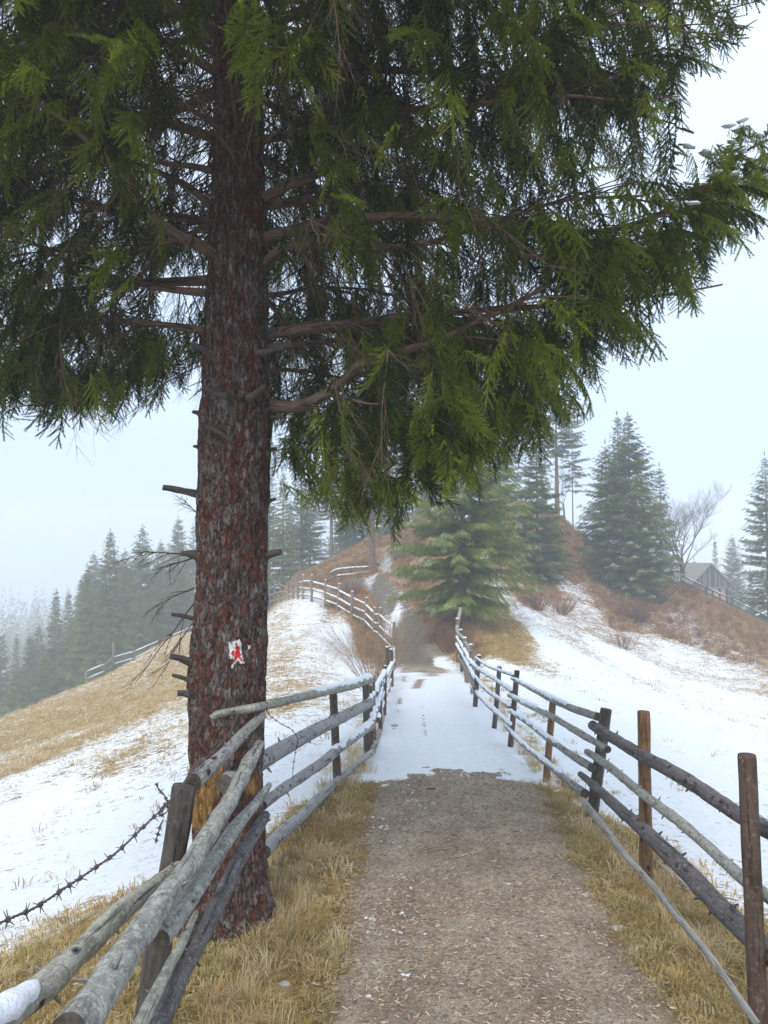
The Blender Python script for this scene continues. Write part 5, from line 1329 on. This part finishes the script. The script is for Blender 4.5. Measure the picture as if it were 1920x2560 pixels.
def trunk_mesh(H, r, parent, mat, lean=.0, name='trunk'):
    o = np.array(parent['_o']); n = 8
    pts = [o + [lean * H * (i / n) ** 2, 0, -.3 + (H + .3) * i / n] for i in range(n + 1)]
    mb = MB(); mb.add(*tube(pts, [r * (1 - .93 * i / n) for i in range(n + 1)], 8, .08, seed(), False, .5)); return mb.build(name, mat, parent)
def spruce_at(px, py_base, py_top, Y, label, Rpx, z0f=.06, seed_=1, fine=False, tint=0.0, snow=.0, group=None, sparse=0, hang=0.28, shape=.9, step=.24, whorl=.26, sc=.8, dens=1.0, name='spruce_tree', rt=None):
    b = P(px, py_base, Y); g = np.array([b[0], Y, zg1(b[0], Y)]); top = P(px, py_top, Y)[2]; H = top - g[2]; Rm = Rpx * Y / 1920
    t = thing(name, label, 'tree', g, group)
    trunk_mesh(H * .97, rt or (.035 + H * .011), t, M['limb'])
    po, ro, s_, id_, ti, sn = crown_pts(H, Rm, H * z0f + .05, seed_, step, whorl, sc, sparse=sparse, hang=hang, shape=shape)
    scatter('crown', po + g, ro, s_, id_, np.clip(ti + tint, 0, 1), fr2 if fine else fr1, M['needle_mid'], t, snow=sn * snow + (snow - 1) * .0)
    return t
# the young spruce on the mound, beside the path
spruce_at(1158, 1530, 1000, 23.5, 'bushy green spruce with snowy tips at the end of the right fence', 200, .10, 3, True, .42, .78, hang=.55, shape=.62, step=.19, whorl=.18, sc=.85, rt=.14)
spruce_at(1345, 1450, 1085, 34, 'dark spruce half hidden behind the bushy green one, left of the rusty slope', 90, .05, 4, True, .0, .5, shape=.7, step=.2, whorl=.22, sc=.9)
spruce_at(1250, 1440, 1000, 38, 'tall dim spruce directly behind the bushy green one', 100, .05, 5, False, .0, .3, shape=.7)
spruce_at(930, 1482, 880, 33.4, 'spruce whose bare lower trunk stands at the short rails above the path', 120, .30, 6, True, .05, .4, hang=.2, shape=.75, rt=.16)
# group right
gR = 'spruces grouped on the right hand hill'
spruce_at(1578, 1462, 1042, 38.5, 'tallest spruce of the right hill group, rising behind the others', 108, .05, 7, True, -.02, .5, group=gR, shape=.78, step=.2, whorl=.22, sc=.9)
spruce_at(1520, 1484, 1112, 35.5, 'spruce on the left of the right hill group with its trunk foot showing', 90, .16, 8, True, -.03, .6, group=gR, shape=.72, step=.2, whorl=.22, sc=.85)
spruce_at(1602, 1460, 1190, 35, 'lighter green snow-flecked spruce in front of the right hill group', 96, .07, 9, True, .12, .95, group=gR, shape=.68, step=.18, whorl=.2, sc=.8)
spruce_at(1655, 1462, 1168, 39, 'slim dark spruce on the right of the hill group, next to the bare tree', 52, .05, 10, True, -.05, .5, group=gR, shape=.75)
spruce_at(1551, 1470, 1040, 40.5, 'narrow spruce top just left of the tallest one on the right hill', 60, .3, 11, False, 0, .3, group=gR)
# right edge and far right
spruce_at(1925, 1580, 1140, 43, 'large brownish green spruce cut by the right edge of the picture', 84, .06, 12, True, .04, .9, shape=.62, step=.22, whorl=.28)
spruce_at(1836, 1560, 1342, 74, 'hazy broad spruce behind the wooden shed', 62, .04, 13, False, 0, .2, shape=.6)
spruce_at(1792, 1550, 1352, 70, 'hazy narrow spruce just right of the shed ridge', 30, .04, 14, False, 0, .2)
spruce_at(1738, 1500, 1402, 72, 'small hazy spruce top left of the shed', 30, .04, 15, False, 0, .2)
spruce_at(1880, 1580, 1430, 66, 'small hazy spruce low between the shed and the right edge spruce', 34, .04, 16, False, 0, .3)
# tall bare stemmed spruce on the hill top
spruce_at(1393, 1296, 1000, 45, 'tall spruce with a long bare stem standing on the hill top in the mist', 62, .55, 17, False, 0, .2, sparse=.3, hang=.3, shape=.3, rt=.17)
spruce_at(1432, 1280, 1020, 50, 'ragged misty spruce just right of the bare stemmed one', 44, .45, 18, False, 0, .2, sparse=.45, shape=.35, rt=.06)
# seen between the trunk and the path
gM = 'spruces behind the far fence'
spruce_at(706, 1478, 1180, 46, 'yellowish green spruce just right of the big trunk behind the far fence', 48, .16, 19, True, .22, .2, group=gM, shape=.7)
spruce_at(752, 1466, 1150, 50, 'dark spruce with a thick stem behind the far fence', 52, .22, 20, True, -.05, .4, group=gM, shape=.7, rt=.2)
spruce_at(672, 1480, 1120, 54, 'dim spruce showing at the right edge of the big trunk', 56, .12, 21, False, 0, .2, group=gM)
spruce_at(828, 1400, 1090, 55, 'grey misty spruce with a bare stem left of the short rails', 54, .38, 22, False, 0, .2, group=gM, rt=.16)
spruce_at(880, 1390, 1110, 58, 'faint spruce high on the slope behind the short rails', 54, .2, 23, False, 0, .2, group=gM)
spruce_at(1000, 1360, 1080, 52, 'misty spruce behind the bushy green one on its left', 58, .1, 24, False, 0, .2, group=gM)
# left wood
spruce_at(775, 1440, 1200, 57, 'misty spruce low behind the far fence, between two thicker stems', 66, .04, 60, False, .1, .2, group=gM, hang=.5)
spruce_at(905, 1400, 1180, 60, 'pale spruce behind the bare lower trunk by the short rails', 72, .04, 61, False, .1, .2, group=gM, hang=.5)
spruce_at(965, 1370, 1150, 56, 'pale spruce on the slope top left of the bushy green one', 70, .04, 62, False, .1, .2, group=gM, hang=.5)
spruce_at(850, 1400, 1240, 66, 'faintest small spruce behind the short rails', 62, .04, 63, False, .1, .2, group=gM, hang=.5)
spruce_at(725, 1460, 1260, 62, 'faint low spruce behind the yellowish green one', 62, .04, 64, False, .1, .2, group=gM, hang=.5)
spruce_at(1060, 1360, 1100, 58, 'faint spruce showing above the left shoulder of the bushy green one', 70, .04, 65, False, .1, .2, group=gM, hang=.5)
gL = 'spruces of the misty wood beyond the left meadow'
wood_l = [(265, 1700, 1322, 60, 62, 'tallest spruce of the left wood, pointed top above its neighbours'), (354, 1690, 1308, 66, 58, 'tall pointed spruce second from the trunk in the left wood'), (436, 1640, 1284, 70, 60, 'misty spruce in the left wood nearest the big trunk'), (482, 1620, 1312, 76, 52, 'faint spruce touching the left side of the big trunk'),
          (137, 1760, 1488, 62, 34, 'narrow spruce with a sharp tip left of the tall wood'), (164, 1750, 1475, 68, 34, 'slim paler spruce just behind the narrow sharp one'), (67, 1800, 1580, 66, 46, 'lower spruce near the left edge with a soft tip'), (0, 1830, 1592, 64, 34, 'dark spruce cut by the left edge'),
          (310, 1700, 1400, 58, 52, 'shorter spruce filling the gap between the two tallest on the left'), (212, 1710, 1420, 56, 58, 'spruce on the left flank of the tallest one'), (106, 1790, 1634, 56, 48, 'young green spruce low at the left meadow edge'), (40, 1815, 1672, 54, 48, 'young bushy spruce in the lower left corner of the wood'), (170, 1745, 1570, 57, 46, 'bushy spruce low before the slim pair on the left'),
          (395, 1650, 1400, 62, 52, 'spruce in the shadowy middle of the left wood'), (250, 1715, 1500, 55, 52, 'low spruce before the tallest one at the meadow rail'), (340, 1680, 1490, 56, 50, 'low dark spruce behind the snowy rail of the left meadow'), (450, 1625, 1420, 64, 50, 'spruce half hidden by dead twigs beside the big trunk'),
          (228, 1700, 1375, 74, 60, 'faded spruce peeping out behind the tallest one on its left'), (310, 1690, 1372, 78, 66, 'very faint spruce far back between the two tallest'), (395, 1660, 1345, 80, 60, 'palest spruce far back in the right part of the left wood'), (192, 1730, 1440, 72, 56, 'pale spruce far back above the slim pair'), (95, 1790, 1560, 74, 56, 'faded spruce behind the low soft tipped one'), (30, 1820, 1600, 76, 54, 'faded spruce far back by the left edge')]
for i, (px, pb, pt, Y, Rp, lb) in enumerate(wood_l):
    q_ = random.Random(i); spruce_at(px + q_.uniform(-6, 6), pb, pt + q_.uniform(-12, 14), Y, lb, Rp * q_.uniform(1.45, 2.0), .02, 30 + i, False, (.24 if Y < 58 else .1), .15, group=gL, shape=q_.uniform(.66, .95), step=.26, whorl=q_.uniform(.24, .36), sc=q_.uniform(.95, 1.2), hang=q_.uniform(.3, .75), sparse=q_.uniform(0, .15))
# a distant wood on the valley side, one mass
po_, ro_, s__, i__, t__ = [], [], [], [], []
for k in range(420):
    y = rl.uniform(120, 205); x = y * rl.uniform(-.62, -.30); z = zg1(x, y); H = rl.uniform(9, 17)
    for j in range(80):
        f = rl.random() ** .8; a = rl.uniform(0, 6.28); r_ = 2.6 * (1 - f) * rl.uniform(.3, 1)
        po_.append((x + math.cos(a) * r_, y + math.sin(a) * r_, z + H * f)); ro_.append(rot_from((math.cos(a), math.sin(a), -.3))); s__.append(1.9 * (1 - f * .7)); i__.append(rl.randrange(3)); t__.append(rl.random() * .3)
scatter('far_wood', po_, ro_, s__, i__, t__, fr1, M['needle_mid'])

# ------------------------------------------------------------------ bare trees and bushes
def bare(mb, a, d, L_, r, depth, rr, spread=.55, up=.15):
    n = 5; pts = [np.array(a, float)]; dd = np.array(d, float); dd /= np.linalg.norm(dd)
    for i in range(n):
        dd = dd + np.array([rr.uniform(-.1, .1), rr.uniform(-.1, .1), up * .3]); dd /= np.linalg.norm(dd); pts.append(pts[-1] + dd * L_ / n)
    mb.add(*tube(pts, np.linspace(r, r * .55, n + 1), 5 if r > .02 else 3, cap=False))
    if depth:
        for k in range(3 if depth > 3 else 4):
            i = rr.randint(2, n); sd_ = np.array([rr.uniform(-1, 1), rr.uniform(-1, 1), rr.uniform(-.2, .6)])
            bare(mb, pts[i], dd + sd_ * spread * 1.3, L_ * rr.uniform(.55, .8), r * .52, depth - 1, rr, spread, up)
M['bare'] = simple('bare_tree_bark', (0.10, 0.085, 0.08), (0.17, 0.15, 0.14), 20, .9, 0)
def bare_tree(px, pb, Y, H, r, label, seed_, depth=5, nst=4, name='bare_tree', spread=.5):
    b = P(px, pb, Y); g = np.array([b[0], Y, zg1(b[0], Y)]); t = thing(name, label, 'tree', g); rr = random.Random(seed_)
    mb = MB(); pts = [g + [0, 0, -.2], g + [.02, 0, H * .12], g + [-.03, 0, H * .24]]; mb.add(*tube(pts, [r * 1.3, r, r * .9], 8, .1, seed_)); mb.build('trunk', M['bare'], t)
    mb = MB()
    for k in range(nst):
        a = k / nst * 6.283 + rr.uniform(-.4, .4); bare(mb, pts[-1] - [0, 0, H * .02 * k], (math.cos(a) * spread, math.sin(a) * spread, 1.0), H * .26, r * .33, depth, rr, .62, .08)
    o = mb.build('branches', M['bare'], t); o['kind'] = 'stuff'; return t
bare_tree(1706, 1468, 42.2, 6.8, .13, 'leafless tree with a fan of fine branches beside the wooden shed', 8, 5, 8, spread=.6)
bare_tree(1410, 1300, 44, 4.4, .05, 'slender leafless tree on the hill top next to the bare stemmed spruce', 4, 4, 4)
bare_tree(1888, 1545, 45.2, 2.4, .05, 'stubby bare tree at the ridge rail near the right edge', 6, 2, 2, spread=.2)
M['bush'] = simple('bush_stems', (0.26, 0.155, 0.09), (0.42, 0.28, 0.17), 20, .85, 0)
M['bush2'] = simple('reddish_bush_stems', (0.15, 0.075, 0.055), (0.26, 0.14, 0.10), 20, .85, 0)
def bush(px, pb, n, H, spread, label, seed_, mat, r=.006, Y=None, sub=2, name='bare_bush'):
    g = G(px, pb) if Y is None else None
    if g is None: q = P(px, pb, Y); g = np.array([q[0], Y, zg1(q[0], Y)])
    rr = random.Random(seed_); mb = MB()
    for _ in range(n):
        a = rr.uniform(0, 6.28); s = spread * rr.random() ** .7; d = np.array([math.cos(a) * s, math.sin(a) * s, 1.0]); h = H * rr.uniform(.55, 1.1)
        q = g + [math.cos(a) * s * .35, math.sin(a) * s * .35, -.03]; pts = [q]; dd = d / np.linalg.norm(d)
        for i in range(4):
            dd = dd + np.array([rr.uniform(-.08, .08) + math.cos(a) * .03, rr.uniform(-.08, .08), 0]); dd /= np.linalg.norm(dd); pts.append(pts[-1] + dd * h / 4)
        mb.add(*tube(pts, np.linspace(r, r * .35, 5), 3, cap=False))
        for _ in range(sub):
            i = rr.randint(1, 3); e = dd + np.array([rr.uniform(-.5, .5), rr.uniform(-.5, .5), .2]); mb.add(*tube([pts[i], pts[i] + e * h * .22, pts[i] + e * h * .4 + [0, 0, .03]], [r * .6, r * .4, r * .25], 3, cap=False))
    return tag(mb.build(name, mat, None, origin=g), label, 'bush')
bush(936, 1692, 120, 1.5, .75, 'tall tan bare-stemmed bush growing at the left fence by the bend', 1, M['bush'], .0048, Y=16.0, sub=3)
bush(1590, 1520, 130, 1.1, .9, 'reddish brown bush under the right hill spruces', 2, M['bush2'], .009, Y=32)
bush(1340, 1520, 90, .9, .9, 'low brown bush right of the bushy green spruce', 3, M['bush2'], .007, Y=28)
bush(1400, 1500, 70, .9, .8, 'sparse twiggy bush in the thin snow on the slope', 4, M['bush2'], .006, Y=29)
bush(1560, 1560, 60, .6, .9, 'small twiggy bush on the snow streaked slope centre right', 5, M['bush2'], .006, Y=27)
bush(1720, 1520, 100, .8, 1.1, 'low reddish thicket on the ridge before the bare tree', 6, M['bush2'], .008, Y=38)
bush(1640, 1530, 100, .9, 1.1, 'reddish thicket between the hill spruces and the ridge', 7, M['bush2'], .008, Y=35)
bush(1130, 1620, 130, .7, .8, 'rusty brambles at the foot of the bushy green spruce beside the path', 8, M['bush2'], .005, Y=21.5)
bush(1085, 1600, 90, .55, .9, 'rusty brambles on the bank above the muddy path', 9, M['bush2'], .005, Y=23)
bush(870, 1500, 120, .6, 1.0, 'brown brambles on the left bank above the far fence', 10, M['bush2'], .006, Y=30.5)
bush(660, 2130, 16, .35, .7, 'few thin reddish stems in the grass at the foot of the big spruce', 11, M['bush2'], .0018, Y=4.6)

# ------------------------------------------------------------------ shed
shY = 57.0; s0 = P(1722, 1460, shY); s1 = P(1833, 1475, shY); base = P(1778, 1545, shY); apex = P(1776, 1409, shY)
shed = thing('wooden_shed', 'small grey wooden shed with a steep roof and board gable behind the right ridge', 'shed', (base[0], shY, base[2]))
M['shedw'] = wood('shed_boards', (0.22, 0.20, 0.19), (0.12, 0.11, 0.105), (0.3, 0.3, 0.28), .3, False)
M['shedk'] = wood('dark_shed_boards', (0.10, 0.09, 0.085), (0.05, 0.045, 0.042), (0.2, 0.2, 0.18), .3, False)
M['shedd'] = simple('dark_gap', (0.03, 0.027, 0.025), (0.05, 0.045, 0.04), 20)
M['roof'] = simple('roof_shingles', (0.16, 0.15, 0.13), (0.26, 0.25, 0.21), 14)
M['shedb'] = simple('shed_base', (0.36, 0.30, 0.24), (0.45, 0.26, 0.12), 3)
eave_z = P(0, 1467, shY)[2]; ax_, az_ = apex[0], apex[2]; xl, xr = s0[0], s1[0]
def bx(x0, y0, z0, x1, y1, z1): return [(x0, y0, z0), (x1, y0, z0), (x1, y1, z0), (x0, y1, z0), (x0, y0, z1), (x1, y0, z1), (x1, y1, z1), (x0, y1, z1)]
BF = [(0, 3, 2, 1), (4, 5, 6, 7), (0, 1, 5, 4), (1, 2, 6, 5), (2, 3, 7, 6), (3, 0, 4, 7)]
nb = 22
mesh('gable_backing', [(xl + .1, shY + .06, eave_z), (xr - .1, shY + .06, eave_z), (ax_, shY + .06, az_ - .1), (xl + .1, shY + .1, eave_z), (xr - .1, shY + .1, eave_z), (ax_, shY + .1, az_ - .1)], [(0, 1, 2), (3, 5, 4), (0, 3, 4, 1), (1, 4, 5, 2), (2, 5, 3, 0)], M['shedd'], shed, smooth=False)
for i in range(nb):
    a = xl + (xr - xl) * (i + .08) / nb; b = xl + (xr - xl) * (i + .86) / nb
    def rz(x): return eave_z + (az_ - eave_z) * (1 - abs(x - ax_) / ((ax_ - xl) if x < ax_ else (xr - ax_)))
    za, zb = rz(a), rz(b); yo = random.uniform(0, .025); zb0 = eave_z - random.uniform(0, .06)
    V = [(a, shY - yo, zb0), (b, shY - yo, zb0), (b, shY - yo, max(zb, eave_z + .02)), (a, shY - yo, max(za, eave_z + .02))]; V += [(x, y + .03, z) for x, y, z in V]
    mesh('board', V, [(0, 1, 2, 3), (4, 7, 6, 5), (0, 4, 5, 1), (1, 5, 6, 2), (2, 6, 7, 3), (3, 7, 4, 0)], M['shedk'] if i % 5 in (1, 4) or i == 12 else M['shedw'], shed, smooth=False, attrs={'lc': np.array(V) + i * 1.7})
dep = 6.5; sk = -2.3
for s_, xe in ((-1, xl), (1, xr)):
    ex = xe + s_ * .15; ez = eave_z - .1 + (0 if s_ < 0 else 0)
    V = [(ax_, shY - .2, az_ + .06), (ex, shY - .2, ez), (ex + sk, shY + dep, ez), (ax_ + sk, shY + dep, az_ + .06)]; V += [(x, y, z - .09) for x, y, z in V]
    mesh('roof_slope', V, [(0, 1, 2, 3), (4, 7, 6, 5), (0, 4, 5, 1), (1, 5, 6, 2), (2, 6, 7, 3), (3, 7, 4, 0)], M['roof'], shed, smooth=False)
mesh('lower_wall', bx(xl + .5, shY + .1, base[2] - 1.5, xr - .4, shY + 3, eave_z - .03), BF, M['shedb'], shed, smooth=False)
mesh('tie_beam', bx(xl + .1, shY - .06, eave_z - .12, xr - .1, shY - .005, eave_z - .035), BF, M['shedw'], shed, smooth=False, attrs={'lc': np.array(bx(0, 0, 0, .2, .2, 3))})
for xq in (.36, .52, .68, .84):
    xx = xl + (xr - xl) * xq; mesh('lower_post', bx(xx, shY - .02, base[2] - 1.4, xx + .12, shY + .08, eave_z - .12), BF, M['shedd'], shed, smooth=False)
# rails along the two ridges
r2 = thing('ridge_fence', 'snow-topped rail fence following the right hand ridge below the shed', 'fence', P(1830, 1510, 46))
prev = None
for (px, py) in ((1712, 1452), (1768, 1487), (1830, 1515), (1880, 1545), (1925, 1568), (1975, 1592)):
    Y = 41.5 + (px - 1712) / 260 * .5; q = P(px, py, Y)
    gz = zg1(q[0], q[1]); b = np.array([q[0], q[1], min(gz, q[2] - .3) - .2]); t_ = np.array([q[0], q[1], max(gz + .75, q[2] + .1)])
    mb = MB(); mb.add(*tube([b, t_], [.05, .045], 7)); mb.build('post', M['post_dark'], r2)
    if prev is not None:
        for dz_ in (.12, .42):
            A_, B_ = prev - [0, 0, dz_], t_ - [0, 0, dz_]
            mb = MB(); mb.add(*tube([A_, B_], [.045, .04], 7)); ro_ = mb.build('rail', M['post_dark'], r2)
            if dz_ < .2: snow_on([A_, (A_ + B_) / 2, B_], [.045] * 3, ro_, 0, 1, .008, .3, 3)
    prev = t_
r3 = thing('meadow_fence', 'snowy rail fence along the top edge of the left meadow before the misty wood', 'fence', P(300, 1660, 50))
prev = None
for (px, py) in ((215, 1692), (262, 1672), (283, 1655), (335, 1640), (400, 1612), (462, 1585), (520, 1560)):
    Y = 34 + (px - 215) / 305 * 9.5; q = P(px, py, Y); gz = zg1(q[0], q[1])
    b = np.array([q[0], q[1], min(gz, q[2]) - .3]); t_ = q + [0, 0, .25 if px != 283 else .85]
    mb = MB(); mb.add(*tube([b, t_], [.05, .045], 7)); mb.build('post', M['post_grey'], r3)
    tt_ = q + [0, 0, .2]
    if prev is not None:
        for dz_ in (0, .32):
            A_, B_ = prev - [0, 0, dz_], tt_ - [0, 0, dz_]
            mb = MB(); mb.add(*tube([A_, B_], [.032, .03], 7)); ro_ = mb.build('rail', M['grey'], r3)
            snow_on([A_, (A_ + B_) / 2, B_], [.032] * 3, ro_, 0, 1, .025, .3, 4)
    prev = tt_
for o in bpy.data.objects:
    if '_o' in o: del o['_o']
